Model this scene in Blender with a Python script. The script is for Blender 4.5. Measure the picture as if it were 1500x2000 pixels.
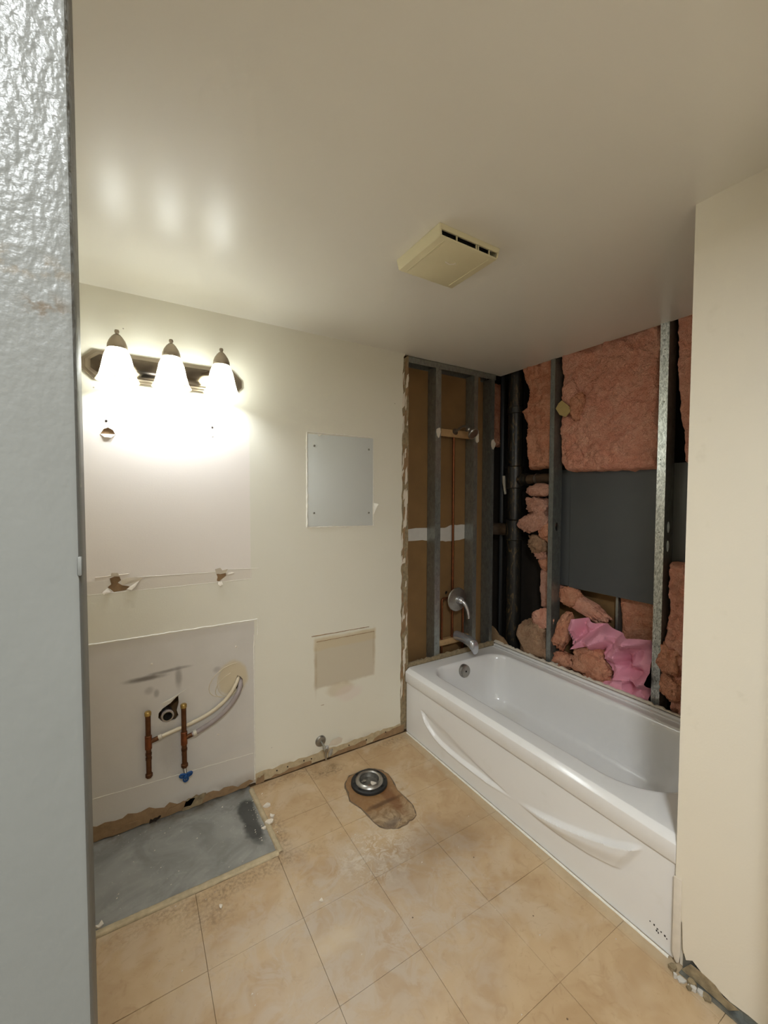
import bpy, bmesh, math, random
from mathutils import Vector, Matrix, noise
from mathutils.geometry import tessellate_polygon

for o in list(bpy.data.objects):
    bpy.data.objects.remove(o, do_unlink=True)
scene = bpy.context.scene
C = scene.collection
rng = random.Random(7)
H = 2.44                                   # ceiling height

# ------------------------------------------------------------------ camera
def make_camera():
    yaw, pitch, roll = math.radians(31.4556), math.radians(-2.182), math.radians(0.124)
    f = Vector((math.sin(yaw)*math.cos(pitch), math.cos(yaw)*math.cos(pitch), math.sin(pitch)))
    r = Vector((math.cos(yaw), -math.sin(yaw), 0)); u = r.cross(f)
    r, u = math.cos(roll)*r + math.sin(roll)*u, -math.sin(roll)*r + math.cos(roll)*u
    cd = bpy.data.cameras.new('camera'); co = bpy.data.objects.new('camera', cd); C.objects.link(co)
    cd.sensor_fit = 'HORIZONTAL'; cd.sensor_width = 36; cd.lens = 807.82/1500*36
    cd.clip_start = 0.02; cd.clip_end = 50
    m = Matrix((r, u, -f)).transposed().to_4x4(); m.translation = (-1.5158, -2.193, 1.5406)
    co.matrix_world = m
    scene.camera = co
make_camera()

# ------------------------------------------------------------------ light and exposure
scene.view_settings.view_transform = 'Standard'
scene.view_settings.look = 'None'
scene.view_settings.exposure = 0.58
scene.view_settings.gamma = 1.0
scene.view_settings.use_curve_mapping = False
BULB_STRENGTH = 142.0
HALL_WATTS = 31.0
w = bpy.data.worlds.new('world'); scene.world = w; w.use_nodes = True
w.node_tree.nodes['Background'].inputs[0].default_value = (0.85, 0.92, 1.0, 1)
w.node_tree.nodes['Background'].inputs[1].default_value = 0.25
hl = bpy.data.lights.new('hall_light', 'AREA'); hl.shape = 'DISK'; hl.size = 0.30
hl.energy = HALL_WATTS; hl.color = (0.955, 1.0, 1.03)
ho = bpy.data.objects.new('hall_light', hl); C.objects.link(ho); ho.location = (-1.60, -2.62, 2.33)
scene.cycles.max_bounces = 7
scene.cycles.diffuse_bounces = 4
scene.cycles.glossy_bounces = 3
scene.cycles.transparent_max_bounces = 4
scene.cycles.use_adaptive_sampling = True
scene.cycles.adaptive_threshold = 0.07
scene.cycles.adaptive_min_samples = 20
scene.cycles.sample_clamp_indirect = 6.0
scene.cycles.use_denoising = True

# ------------------------------------------------------------------ node helpers
def srgb(r, g, b):
    f = lambda c: (c/255/12.92) if c/255 <= .04045 else ((c/255+.055)/1.055)**2.4
    return (f(r), f(g), f(b), 1)

class NT:
    def __init__(s, name):
        s.m = bpy.data.materials.new(name); s.m.use_nodes = True
        s.t = s.m.node_tree; s.t.nodes.clear()
        s.out = s.t.nodes.new('ShaderNodeOutputMaterial')
        s._pos = None; s._c = {}
    def n(s, typ, **kw):
        nd = s.t.nodes.new(typ)
        for k, v in kw.items(): setattr(nd, k, v)
        return nd
    def put(s, sock, v):
        if isinstance(v, bpy.types.NodeSocket): s.t.links.new(v, sock)
        elif v is not None: sock.default_value = v
    def pos(s):
        if s._pos is None: s._pos = s.n('ShaderNodeNewGeometry').outputs['Position']
        return s._pos
    def obj(s): return s.n('ShaderNodeTexCoord').outputs['Object']
    def math(s, op, a, b=None, c=None, clamp=False):
        nd = s.n('ShaderNodeMath', operation=op); nd.use_clamp = clamp
        s.put(nd.inputs[0], a)
        if b is not None: s.put(nd.inputs[1], b)
        if c is not None: s.put(nd.inputs[2], c)
        return nd.outputs[0]
    def noise(s, scale, detail=3, rough=.55, vec=None, dist=0, stretch=None):
        detail = min(detail, 3)
        key = (scale, detail, rough, dist, stretch)
        if vec is None and key in s._c: return s._c[key]
        nd = s.n('ShaderNodeTexNoise'); v = vec or s.pos()
        if stretch:
            mp = s.n('ShaderNodeMapping'); s.put(mp.inputs[0], v); mp.inputs['Scale'].default_value = stretch; v = mp.outputs[0]
        s.put(nd.inputs['Vector'], v)
        nd.inputs['Scale'].default_value = scale; nd.inputs['Detail'].default_value = detail
        nd.inputs['Roughness'].default_value = rough; nd.inputs['Distortion'].default_value = dist
        if vec is None: s._c[key] = nd.outputs['Fac']
        return nd.outputs['Fac']
    def voronoi(s, scale, feature='F1', vec=None):
        nd = s.n('ShaderNodeTexVoronoi', feature=feature); s.put(nd.inputs['Vector'], vec or s.pos())
        nd.inputs['Scale'].default_value = scale
        return nd.outputs['Distance']
    def ramp(s, fac, a, b, clamp=True):          # smooth 0..1 between a and b
        nd = s.n('ShaderNodeMapRange', interpolation_type='SMOOTHSTEP')
        s.put(nd.inputs[0], fac); nd.inputs[1].default_value = a; nd.inputs[2].default_value = b
        return nd.outputs[0]
    def mix(s, fac, a, b, mode='MIX'):
        nd = s.n('ShaderNodeMix', data_type='RGBA', blend_type=mode)
        s.put(nd.inputs[0], fac); s.put(nd.inputs[6], a); s.put(nd.inputs[7], b)
        return nd.outputs[2]
    def xyz(s):
        nd = s.n('ShaderNodeSeparateXYZ'); s.put(nd.inputs[0], s.pos()); return nd.outputs
    def blob(s, c, r, soft=.35, wob=.35, scale=9):   # ellipsoidal stain with a wobbly edge; r 0 = ignore the axis
        sub = s.n('ShaderNodeVectorMath', operation='SUBTRACT'); s.put(sub.inputs[0], s.pos()); sub.inputs[1].default_value = c
        mul = s.n('ShaderNodeVectorMath', operation='MULTIPLY'); s.put(mul.inputs[0], sub.outputs[0])
        mul.inputs[1].default_value = [0 if q == 0 else 1/q for q in r]
        ln = s.n('ShaderNodeVectorMath', operation='LENGTH'); s.put(ln.inputs[0], mul.outputs[0])
        scale = 5 if scale < 7.5 else 11 if scale < 15 else 22
        d = s.math('ADD', ln.outputs['Value'], s.math('MULTIPLY', s.math('SUBTRACT', s.noise(scale, 3), .5), wob*2))
        return s.ramp(d, 1+soft*.5, 1-soft)
    def rect(s, a0, a1, c0, c1, i=0, j=2, e=.004, wob=.006, scale=25):
        q = s.xyz(); w_ = s.math('MULTIPLY', s.math('SUBTRACT', s.noise(scale, 3), .5), wob*2)
        A = s.math('ADD', q[i], w_); B = s.math('ADD', q[j], w_)
        m1 = s.math('MULTIPLY', s.ramp(A, a0-e, a0+e), s.ramp(A, a1+e, a1-e))
        m2 = s.math('MULTIPLY', s.ramp(B, c0-e, c0+e), s.ramp(B, c1+e, c1-e))
        return s.math('MULTIPLY', m1, m2)
    def bump(s, h, strength=.3, dist=.01, prev=None):
        nd = s.n('ShaderNodeBump'); nd.inputs['Strength'].default_value = strength; nd.inputs['Distance'].default_value = dist
        s.put(nd.inputs['Height'], h)
        if prev is not None: s.put(nd.inputs['Normal'], prev)
        return nd.outputs[0]
    def bsdf(s, col, rough=.5, metal=0, normal=None, spec=.5, **kw):
        b = s.n('ShaderNodeBsdfPrincipled')
        s.put(b.inputs['Base Color'], col); s.put(b.inputs['Roughness'], rough); s.put(b.inputs['Metallic'], metal)
        b.inputs['Specular IOR Level'].default_value = spec
        if normal is not None: s.put(b.inputs['Normal'], normal)
        for k, v in kw.items(): s.put(b.inputs[k], v)
        s.t.links.new(b.outputs[0], s.out.inputs[0])
        return s.m

M = {}
def simple(name, rgb, rough=.5, metal=0, var=.12, scale=20, bump=0, bscale=60, spec=.5):
    t = NT(name); c = srgb(*rgb)
    dark = tuple(x*(1-var*2) for x in c[:3])+(1,)
    col = t.mix(t.noise(scale, 4), dark, tuple(min(1, x*(1+var)) for x in c[:3])+(1,))
    nm = t.bump(t.noise(bscale, 3), bump, .004) if bump else None
    M[name] = t.bsdf(col, rough, metal, nm, spec)
    return M[name]

# --- paint on the back wall, with the ghosts of mirror and vanity
def mat_back():
    t = NT('back_wall_paint')
    col = t.mix(t.noise(3, 3), srgb(226, 222, 206), srgb(232, 228, 214))
    # cream overpaint a little yellower at the right
    col = t.mix(t.rect(-3, -.989, 1.112, 1.888, wob=.002), col, srgb(236, 228, 220))
    col = t.mix(t.rect(-3, -.985, 1.108, 1.165, wob=.003), col, srgb(224, 216, 204))
    ghost = t.rect(-3, -.974, -.1, .884, wob=.002)
    col = t.mix(ghost, col, t.mix(t.noise(7, 5), srgb(204, 199, 192), srgb(217, 212, 205)))
    col = t.mix(t.math('MULTIPLY', t.rect(-3, -.98, .10, .215, wob=.02, scale=6), .35), col, srgb(214, 206, 196))
    # towel bar ghost
    col = t.mix(t.math('MULTIPLY', t.rect(-.632, -.242, .43, .715, wob=.03, scale=8, e=.012), .6), col, srgb(184, 168, 140))
    col = t.mix(t.math('MULTIPLY', t.rect(-.64, -.235, .655, .725, wob=.012, scale=14, e=.008), .5), col, srgb(206, 188, 150))
    col = t.mix(t.math('MULTIPLY', t.blob((-.47, 0, .40), (.10, 0, .045)), .35), col, srgb(190, 165, 120))
    col = t.mix(t.math('MULTIPLY', t.blob((-.42, 0, .36), (.09, 0, .05)), .4), col, srgb(226, 208, 200))
    col = t.mix(t.math('MULTIPLY', t.blob((-.630, 0, .56), (.010, 0, .15), .8, .3, 14), .45), col, srgb(170, 146, 104))
    col = t.mix(t.math('MULTIPLY', t.blob((-.245, 0, .60), (.012, 0, .12), .8, .3, 14), .35), col, srgb(170, 146, 104))
    # scuffs on the vanity ghost
    for c, r, k in [((-1.475, 0, .69), (.085, 0, .013), .75), ((-1.40, 0, .705), (.06, 0, .008), .5),
                    ((-1.335, 0, .665), (.016, 0, .055), .45), ((-1.335, 0, .71), (.06, 0, .008), .4), ((-1.43, 0, .61), (.012, 0, .02), .4), ((-1.46, 0, .63), (.02, 0, .02), .3),
                    ((-1.16, 0, .665), (.02, 0, .016), .3), ((-1.38, 0, .33), (.05, 0, .12), .18)]:
        col = t.mix(t.math('MULTIPLY', t.blob(c, r, .7, .3, 18), k), col, srgb(78, 68, 62))
    # yellow adhesive smear round the tubing hole
    col = t.mix(t.math('MULTIPLY', t.blob((-1.085, 0, .60), (.075, 0, .095), .2, .22, 14), .8), col, srgb(206, 190, 156))
    # grime just above the missing baseboard
    grime = t.math('MULTIPLY', t.ramp(t.xyz()[2], .10, .0), t.ramp(t.noise(9, 5), .35, .7))
    col = t.mix(t.math('MULTIPLY', grime, .7), col, srgb(120, 98, 72))
    # small nicks
    v = t.voronoi(5.5); col = t.mix(t.math('MULTIPLY', t.ramp(v, .022, .012), .7), col, srgb(110, 96, 80))
    nm = t.bump(t.noise(160, 2), .12, .002)
    return t.bsdf(col, .42, 0, nm, .4)
M['back_wall'] = mat_back()

def mat_wall():
    t = NT('cream_wall_paint')
    col = t.mix(t.noise(2.2, 4), srgb(232, 224, 206), srgb(238, 230, 213))
    col = t.mix(t.math('MULTIPLY', t.ramp(t.noise(14, 5), .62, .8), .25), col, srgb(205, 196, 172))
    return t.bsdf(col, .5, 0, t.bump(t.noise(140, 2), .1, .002), .35)
M['wall'] = mat_wall()

def mat_ceiling():
    t = NT('ceiling_gloss_paint')
    col = t.mix(t.noise(1.6, 3), srgb(230, 226, 216), srgb(236, 232, 222))
    return t.bsdf(col, .32, 0, None, .55)
M['ceiling'] = mat_ceiling()

def mat_jamb():
    t = NT('grey_gloss_jamb_paint')
    col = t.mix(t.noise(14, 4), srgb(88, 88, 84), srgb(97, 97, 93))
    rust = t.math('MULTIPLY', t.math('MULTIPLY', t.blob((-1.552, -2.0, 1.622), (.02, 0, .005), .8, .3, 60), t.ramp(t.noise(120, 3), .48, .62)), .7)
    rust2 = t.math('MULTIPLY', t.math('MULTIPLY', t.blob((-1.541, -2.0, 1.608), (.007, 0, .005), .8, .3, 70), t.ramp(t.noise(150, 3), .45, .6)), .7)
    col = t.mix(rust, col, srgb(92, 80, 62)); col = t.mix(rust2, col, srgb(74, 60, 42))
    h = t.math('MULTIPLY', t.math('ADD', t.noise(190, 2, stretch=(1, 1, .6)), t.math('MULTIPLY', t.noise(420, 2), .3)), t.math('ADD', .12, t.ramp(t.xyz()[2], 1.52, 1.72)))
    return t.bsdf(col, .36, 0, t.bump(h, .5, .003), .14)
M['jamb'] = mat_jamb()

def mat_tile():
    t = NT('tan_vinyl_tile')
    n1 = t.noise(5, 6, .62, dist=.8)
    col = t.mix(t.ramp(n1, .3, .7), srgb(182, 152, 114), srgb(198, 171, 134))
    col = t.mix(t.math('MULTIPLY', t.ramp(t.noise(3.1, 5, .6, dist=1.2), .48, .66), .55), col, srgb(204, 184, 156))
    col = t.mix(t.math('MULTIPLY', t.ramp(t.noise(22, 5, .65, dist=1.5), .52, .72), .3), col, srgb(160, 128, 92))
    # worn whitish traffic area in the middle of the room
    worn = t.math('MULTIPLY', t.blob((-.80, -.92, 0), (.60, .36, 0), .7, .45, 4), t.ramp(t.noise(11, 6, .7, dist=1), .40, .62))
    col = t.mix(t.math('MULTIPLY', worn, .8), col, srgb(200, 186, 168))
    worn2 = t.math('MULTIPLY', t.blob((-.62, -.72, 0), (.18, .14, 0), .7, .45, 7), t.ramp(t.noise(30, 6, .7, dist=1), .46, .62))
    col = t.mix(t.math('MULTIPLY', worn2, .8), col, srgb(222, 212, 194))
    col = t.mix(t.math('MULTIPLY', t.blob((-.85, -1.02, 0), (.55, .36, 0), .9, .5, 5), .45), col, srgb(182, 166, 148))
    streak = t.blob((-.93, -.93, 0), (.10, .045, 0), .8, .5, 9)
    col = t.mix(t.math('MULTIPLY', streak, .5), col, srgb(214, 194, 162))
    # darker walked-in patch between flange and tub
    dark = t.math('MULTIPLY', t.blob((-.38, -.80, 0), (.36, .14, 0), .9, .4, 5), .42)
    col = t.mix(dark, col, srgb(122, 92, 60))
    # grime along the vanity strip, at the wall and beside the tub
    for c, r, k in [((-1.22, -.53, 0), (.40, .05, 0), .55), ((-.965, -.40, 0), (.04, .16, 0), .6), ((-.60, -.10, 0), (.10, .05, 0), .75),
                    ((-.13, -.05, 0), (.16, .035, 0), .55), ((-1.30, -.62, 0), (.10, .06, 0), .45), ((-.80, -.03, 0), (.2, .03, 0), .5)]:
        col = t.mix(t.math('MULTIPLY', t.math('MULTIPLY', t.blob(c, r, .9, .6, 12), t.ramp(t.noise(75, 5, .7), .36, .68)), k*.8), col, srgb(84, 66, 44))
    # pale halo of old sealant round the toilet footprint
    halo = t.math('MULTIPLY', t.blob((-.46, -.46, 0), (.19, .27, 0), .35, .25, 9), .6)
    col = t.mix(t.math('MULTIPLY', halo, t.ramp(t.noise(17, 5, .7, dist=1), .38, .6)), col, srgb(204, 188, 164))
    ring = t.math('MULTIPLY', t.blob((-.455, -.31, 0), (.125, .125, 0), .3, .12, 9), .6)
    col = t.mix(ring, col, srgb(122, 96, 66))
    edge = t.math('MULTIPLY', t.ramp(t.xyz()[0], -.075, -.03), .45)
    col = t.mix(edge, col, srgb(186, 172, 146))
    v = t.voronoi(7); col = t.mix(t.math('MULTIPLY', t.ramp(v, .025, .015), .8), col, srgb(70, 52, 36))
    h = t.noise(60, 4)
    return t.bsdf(col, t.math('ADD', .42, t.math('MULTIPLY', n1, .3)), 0, t.bump(h, .12, .002), .4)
M['tile'] = mat_tile()

def mat_slab():
    t = NT('grey_concrete_underfloor')
    col = t.mix(t.ramp(t.noise(5, 6, .65, dist=1), .3, .7), srgb(128, 127, 121), srgb(156, 155, 148))
    col = t.mix(t.math('MULTIPLY', t.ramp(t.noise(18, 5, .7, dist=2), .55, .7), .3), col, srgb(170, 168, 160))
    wet = t.blob((-1.055, -.22, 0), (.045, .16, 0), .3, .6, 14)
    col = t.mix(t.math('MULTIPLY', wet, .85), col, srgb(52, 52, 50))
    wall_dirt = t.math('MULTIPLY', t.ramp(t.xyz()[1], -.09, -.0), t.ramp(t.noise(14, 5), .4, .65))
    col = t.mix(t.math('MULTIPLY', wall_dirt, .7), col, srgb(96, 84, 70))
    return t.bsdf(col, .55, 0, t.bump(t.noise(40, 5), .15, .003), .4)
M['slab'] = mat_slab()

def mat_metal(name, lo, hi, rough=.38, sc=45, SP=.5):
    t = NT(name)
    col = t.mix(t.math('MULTIPLY', t.ramp(t.noise(sc, 3, .7, dist=1, stretch=(1, 1, .45)), .3, .7), SP), srgb(*lo), srgb(*hi))
    col = t.mix(t.math('MULTIPLY', t.ramp(t.noise(30, 5), .58, .75), .25+.4*(SP-.5)), col, srgb(90, 92, 90))
    return t.bsdf(col, t.math('ADD', rough-.1, t.math('MULTIPLY', t.noise(25, 4), .25)), .75, t.bump(t.noise(90, 3), .06, .002))
M['galv'] = mat_metal('galvanised_steel', (140, 143, 139), (182, 186, 182))
M['galv_spangle'] = mat_metal('spangled_galvanised_steel', (150, 156, 152), (236, 240, 236), .3, 110, 1.0)
simple('kraft', (134, 102, 62), .85, 0, .14, 6, .1)
simple('kraft_torn', (160, 130, 96), .9, 0, .25, 30, .3)
simple('gypsum', (166, 148, 116), .95, 0, .4, 45, .5, 120)
simple('paper_white', (226, 216, 200), .8, 0, .06, 40)
simple('compound', (206, 202, 194), .8, 0, .06, 20, .2)
simple('caulk', (240, 236, 224), .5, 0, .08, 40, .2)
simple('dirty_strip', (196, 178, 144), .7, 0, .22, 40, .3)
simple('tile_bed', (120, 92, 62), .9, 0, .3, 30)
simple('dark_gap', (46, 36, 28), .9, 0, .3, 30)
simple('sheathing', (44, 36, 28), .95, 0, .35, 8, .2)
simple('copper', (140, 84, 52), .4, .8, .25, 40)
simple('old_copper', (112, 74, 46), .5, .75, .3, 60, .2)
simple('brass', (190, 160, 96), .35, .9, .15, 60)
simple('nickel', (168, 156, 140), .3, .95, .06, 30)
simple('nickel_dark', (120, 110, 98), .14, 1.0, .05, 10)
simple('chrome', (206, 208, 212), .27, .75, .06, 40)
simple('dull_chrome', (172, 169, 162), .34, .9, .15, 60)
simple('blue_plastic', (24, 78, 140), .4, 0, .1, 60)
simple('pex_tan', (214, 200, 172), .4, 0, .08, 30)
simple('pex_grey', (158, 146, 142), .4, 0, .12, 30)
def mat_stack():
    t = NT('dirty_black_pipe')
    col = t.mix(t.noise(12, 3), srgb(26, 25, 23), srgb(42, 40, 36))
    rust = t.math('MULTIPLY', t.ramp(t.noise(16, 3, .7, dist=2, stretch=(1.6, 1.6, .5)), .52, .66), t.ramp(t.xyz()[0], .97, .90))
    col = t.mix(t.math('MULTIPLY', rust, .75), col, srgb(112, 92, 60))
    return t.bsdf(col, .38, 0, t.bump(t.noise(40, 3), .2, .003), .5)
M['abs_black'] = mat_stack()
simple('iron_brown', (92, 72, 52), .7, .1, .35, 25, .4)
simple('stain_edge', (128, 106, 82), .5, 0, .5, 30, .3)
simple('cup_metal', (120, 118, 112), .42, .7, .3, 40, .3)
simple('pvc_white', (205, 196, 178), .5, 0, .1, 30)
simple('wood', (190, 154, 108), .7, 0, .15, 40)
simple('grey_steel', (86, 89, 90), .55, .1, .06, 5)
simple('fan_plastic', (222, 212, 176), .4, 0, .04, 6)
simple('fan_dark', (20, 18, 16), .9, 0, .2, 10)
simple('panel_paint', (216, 220, 217), .4, 0, .03, 4)
simple('screw', (150, 148, 140), .4, .8, .1, 80)
simple('foam_tab', (188, 166, 110), .8, 0, .1, 30)
simple('rubber', (34, 34, 34), .55, 0, .2, 40, .2)
simple('hall_dome', (235, 235, 230), .5, 0, .02)

def mat_tub():
    t = NT('white_tub_enamel')
    col = t.mix(t.noise(4, 4), srgb(234, 233, 231), srgb(240, 239, 237))
    col = t.mix(t.math('MULTIPLY', t.ramp(t.noise(9, 5), .58, .8), .2), col, srgb(214, 208, 196))
    stain = t.math('MULTIPLY', t.blob((.55, -.33, .1), (.10, .13, .2), .8, .5, 10), .22)
    col = t.mix(stain, col, srgb(190, 180, 150))
    return t.bsdf(col, .17, 0, None, .5)
M['tub'] = mat_tub()

def mat_ins(name, a, b, c):
    t = NT(name)
    col = t.mix(t.ramp(t.noise(9, 6, .65, dist=1), .3, .7), srgb(*a), srgb(*b))
    col = t.mix(t.math('MULTIPLY', t.ramp(t.noise(26, 6, .7, dist=2), .52, .72), .45), col, srgb(*c))
    h = t.math('ADD', t.noise(70, 5, .7, dist=1.5), t.math('MULTIPLY', t.noise(24, 5, .65, dist=1), 1.6))
    return t.bsdf(col, .95, 0, t.bump(h, 1.0, .014), .1)
M['ins'] = mat_ins('pink_fibreglass', (243, 170, 144), (251, 192, 166), (226, 142, 114))
M['ins_orange'] = mat_ins('orange_fibreglass', (226, 154, 122), (238, 176, 144), (210, 136, 100))
M['ins_tan'] = mat_ins('dusty_fibreglass', (186, 146, 116), (206, 170, 138), (150, 116, 88))
M['ins_dull'] = mat_ins('dusty_pink_fibreglass', (222, 164, 140), (234, 184, 162), (194, 138, 114))

def mat_paper():
    t = NT('pink_kraft_paper')
    col = t.mix(t.noise(12, 4), srgb(226, 146, 168), srgb(238, 170, 188))
    return t.bsdf(col, .55, 0, t.bump(t.voronoi(30), .10, .004), .4)
M['pink_paper'] = mat_paper()

def mat_stain():
    t = NT('amber_toilet_stain')
    col = t.mix(t.ramp(t.noise(14, 6, .7, dist=1.5), .35, .65), srgb(136, 112, 84), srgb(178, 154, 122))
    y = t.xyz()[1]
    col = t.mix(t.math('MULTIPLY', t.ramp(t.math('ADD', y, t.math('MULTIPLY', t.noise(16, 4), .12)), -.52, -.38), .8), col, srgb(140, 100, 58))
    col = t.mix(t.math('MULTIPLY', t.blob((-.41, -.44, 0), (.035, .16, 0), .5, .4, 16), .7), col, srgb(116, 72, 38))
    col = t.mix(t.math('MULTIPLY', t.blob((-.46, -.47, 0), (.10, .016, 0), .6, .6, 20), .75), col, srgb(78, 48, 24))
    col = t.mix(t.math('MULTIPLY', t.blob((-.49, -.60, 0), (.05, .03, 0), .6, .6, 24), .6), col, srgb(96, 84, 78))
    return t.bsdf(col, .22, 0, t.bump(t.noise(50, 5), .3, .003), .5)
M['stain'] = mat_stain()

def mat_glass_shade():
    t = NT('alabaster_glass')
    col = t.mix(t.ramp(t.noise(20, 4, .6, dist=3), .45, .62), srgb(206, 202, 182), srgb(168, 164, 134))
    tr = t.n('ShaderNodeBsdfTranslucent'); t.put(tr.inputs[0], col)
    df = t.n('ShaderNodeBsdfDiffuse'); t.put(df.inputs[0], col)
    gl = t.n('ShaderNodeBsdfGlossy'); gl.inputs['Roughness'].default_value = .12
    tp = t.n('ShaderNodeBsdfTransparent'); tp.inputs[0].default_value = (1, 1, .96, 1)
    m1 = t.n('ShaderNodeMixShader'); m1.inputs[0].default_value = .68; t.t.links.new(df.outputs[0], m1.inputs[1]); t.t.links.new(tr.outputs[0], m1.inputs[2])
    m2 = t.n('ShaderNodeMixShader'); m2.inputs[0].default_value = .15; t.t.links.new(m1.outputs[0], m2.inputs[1]); t.t.links.new(tp.outputs[0], m2.inputs[2])
    m3 = t.n('ShaderNodeMixShader'); m3.inputs[0].default_value = .05; t.t.links.new(m2.outputs[0], m3.inputs[1]); t.t.links.new(gl.outputs[0], m3.inputs[2])
    t.t.links.new(m3.outputs[0], t.out.inputs[0]); return t.m
M['shade'] = mat_glass_shade()
def mat_bulb():
    t = NT('lit_bulb'); e = t.n('ShaderNodeEmission'); e.inputs[0].default_value = (.94, 1.0, 1.05, 1); e.inputs[1].default_value = BULB_STRENGTH
    t.t.links.new(e.outputs[0], t.out.inputs[0]); return t.m
M['bulb'] = mat_bulb()

# ------------------------------------------------------------------ mesh helpers
class MB:
    def __init__(s): s.v = []; s.f = []
    def add(s, vs, fs):
        o = len(s.v); s.v += [tuple(p) for p in vs]; s.f += [tuple(i+o for i in q) for q in fs]; return s
    def box(s, x0, x1, y0, y1, z0, z1):
        vs = [(x, y, z) for z in (z0, z1) for y in (y0, y1) for x in (x0, x1)]
        return s.add(vs, [(0, 2, 3, 1), (4, 5, 7, 6), (0, 1, 5, 4), (2, 6, 7, 3), (0, 4, 6, 2), (1, 3, 7, 5)])
    def tube(s, path, r, n=12, caps=True):
        P = [Vector(p) for p in path]; R_ = r if isinstance(r, (list, tuple)) else [r]*len(P)
        T = [((P[min(i+1, len(P)-1)]-P[max(i-1, 0)]).normalized()) for i in range(len(P))]
        up = Vector((0, 0, 1)) if abs(T[0].z) < .9 else Vector((1, 0, 0))
        a = T[0].cross(up).normalized(); vs = []
        for i, p in enumerate(P):
            a = (a - T[i]*a.dot(T[i])).normalized(); b = T[i].cross(a)
            for k in range(n):
                t = 2*math.pi*k/n; vs.append(p + R_[i]*(math.cos(t)*a + math.sin(t)*b))
        fs = [(i*n+k, i*n+(k+1) % n, (i+1)*n+(k+1) % n, (i+1)*n+k) for i in range(len(P)-1) for k in range(n)]
        if caps: fs += [tuple(reversed(range(n))), tuple(range((len(P)-1)*n, len(P)*n))]
        return s.add(vs, fs)
    def lathe(s, prof, o, axis=(0, 0, 1), n=24, closed=False, caps=True):
        A = Vector(axis).normalized(); a = A.cross(Vector((0, 0, 1)) if abs(A.z) < .9 else Vector((1, 0, 0))).normalized(); b = A.cross(a)
        o = Vector(o); vs = []; m = len(prof)
        for r, h in prof:
            for k in range(n):
                t = 2*math.pi*k/n; vs.append(o + A*h + max(r, 1e-5)*(math.cos(t)*a + math.sin(t)*b))
        fs = [(i*n+k, i*n+(k+1) % n, ((i+1) % m)*n+(k+1) % n, ((i+1) % m)*n+k) for i in range(m if closed else m-1) for k in range(n)]
        if not closed and caps:
            if prof[0][0] > 1e-4: fs.append(tuple(reversed(range(n))))
            if prof[-1][0] > 1e-4: fs.append(tuple(range((m-1)*n, m*n)))
        return s.add(vs, fs)
    def prism(s, axis, outer, a, b, holes=()):
        loops = [list(outer)]+[list(h) for h in holes]
        def P(u, v, w_): return {'x': (w_, u, v), 'y': (u, w_, v), 'z': (u, v, w_)}[axis]
        flat = [p for l in loops for p in l]; tris = tessellate_polygon([[Vector((p[0], p[1], 0)) for p in l] for l in loops])
        n = len(flat); vs = [P(p[0], p[1], a) for p in flat]+[P(p[0], p[1], b) for p in flat]
        fs = [tuple(t) for t in tris]+[tuple(i+n for i in reversed(t)) for t in tris]; o = 0
        for l in loops:
            k = len(l); fs += [(o+i, o+(i+1) % k, o+(i+1) % k+n, o+i+n) for i in range(k)]; o += k
        return s.add(vs, fs)
    def build(s, name, mat, parent=None, smooth=None, bevel=0, seg=2, recalc=True, label=None, cat=None, group=None, kind=None):
        me = bpy.data.meshes.new(name); me.from_pydata(s.v, [], s.f)
        bm = bmesh.new(); bm.from_mesh(me)
        bmesh.ops.remove_doubles(bm, verts=bm.verts, dist=1e-6)
        if recalc: bmesh.ops.recalc_face_normals(bm, faces=bm.faces)
        if bevel: bmesh.ops.bevel(bm, geom=[e for e in bm.edges if e.is_manifold and e.calc_face_angle(0) > .5], offset=bevel, segments=seg, profile=.5, affect='EDGES', clamp_overlap=True)
        bm.to_mesh(me); bm.free()
        ang = smooth if smooth is not None else (35 if bevel else None)
        if ang is not None:
            me.shade_smooth()
            me.set_sharp_from_angle(angle=math.radians(ang))
        me.materials.append(M[mat] if isinstance(mat, str) else mat)
        o = bpy.data.objects.new(name, me); C.objects.link(o)
        if parent is not None: o.parent = parent
        return tag(o, label, cat, group, kind)

def tag(o, label=None, cat=None, group=None, kind=None):
    if label: o['label'] = label
    if cat: o['category'] = cat
    if group: o['group'] = group
    if kind: o['kind'] = kind
    return o
def empty(name, loc, label, cat, group=None):
    o = bpy.data.objects.new(name, None); C.objects.link(o); o.location = loc; o.empty_display_size = .05
    bpy.context.view_layer.update()
    return tag(o, label, cat, group)
def adopt(root, *kids):
    bpy.context.view_layer.update()
    for k in kids:
        k.parent = root; k.matrix_parent_inverse = root.matrix_world.inverted()
def jag(p, q, n, amp, r=rng):
    out = []; p = Vector(p); q = Vector(q); d = q-p; nn = Vector((-d.y, d.x)).normalized()
    for i in range(n):
        t = (i + (r.random()-.5)*.5*(0 < i))/n; v = p+d*t+nn*(r.random()-.5)*2*amp*(0 < i); out.append((v.x, v.y))
    return out
def fr(p, o=4): return noise.fractal(Vector(p), 1.0, 2.0, o)

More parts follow.
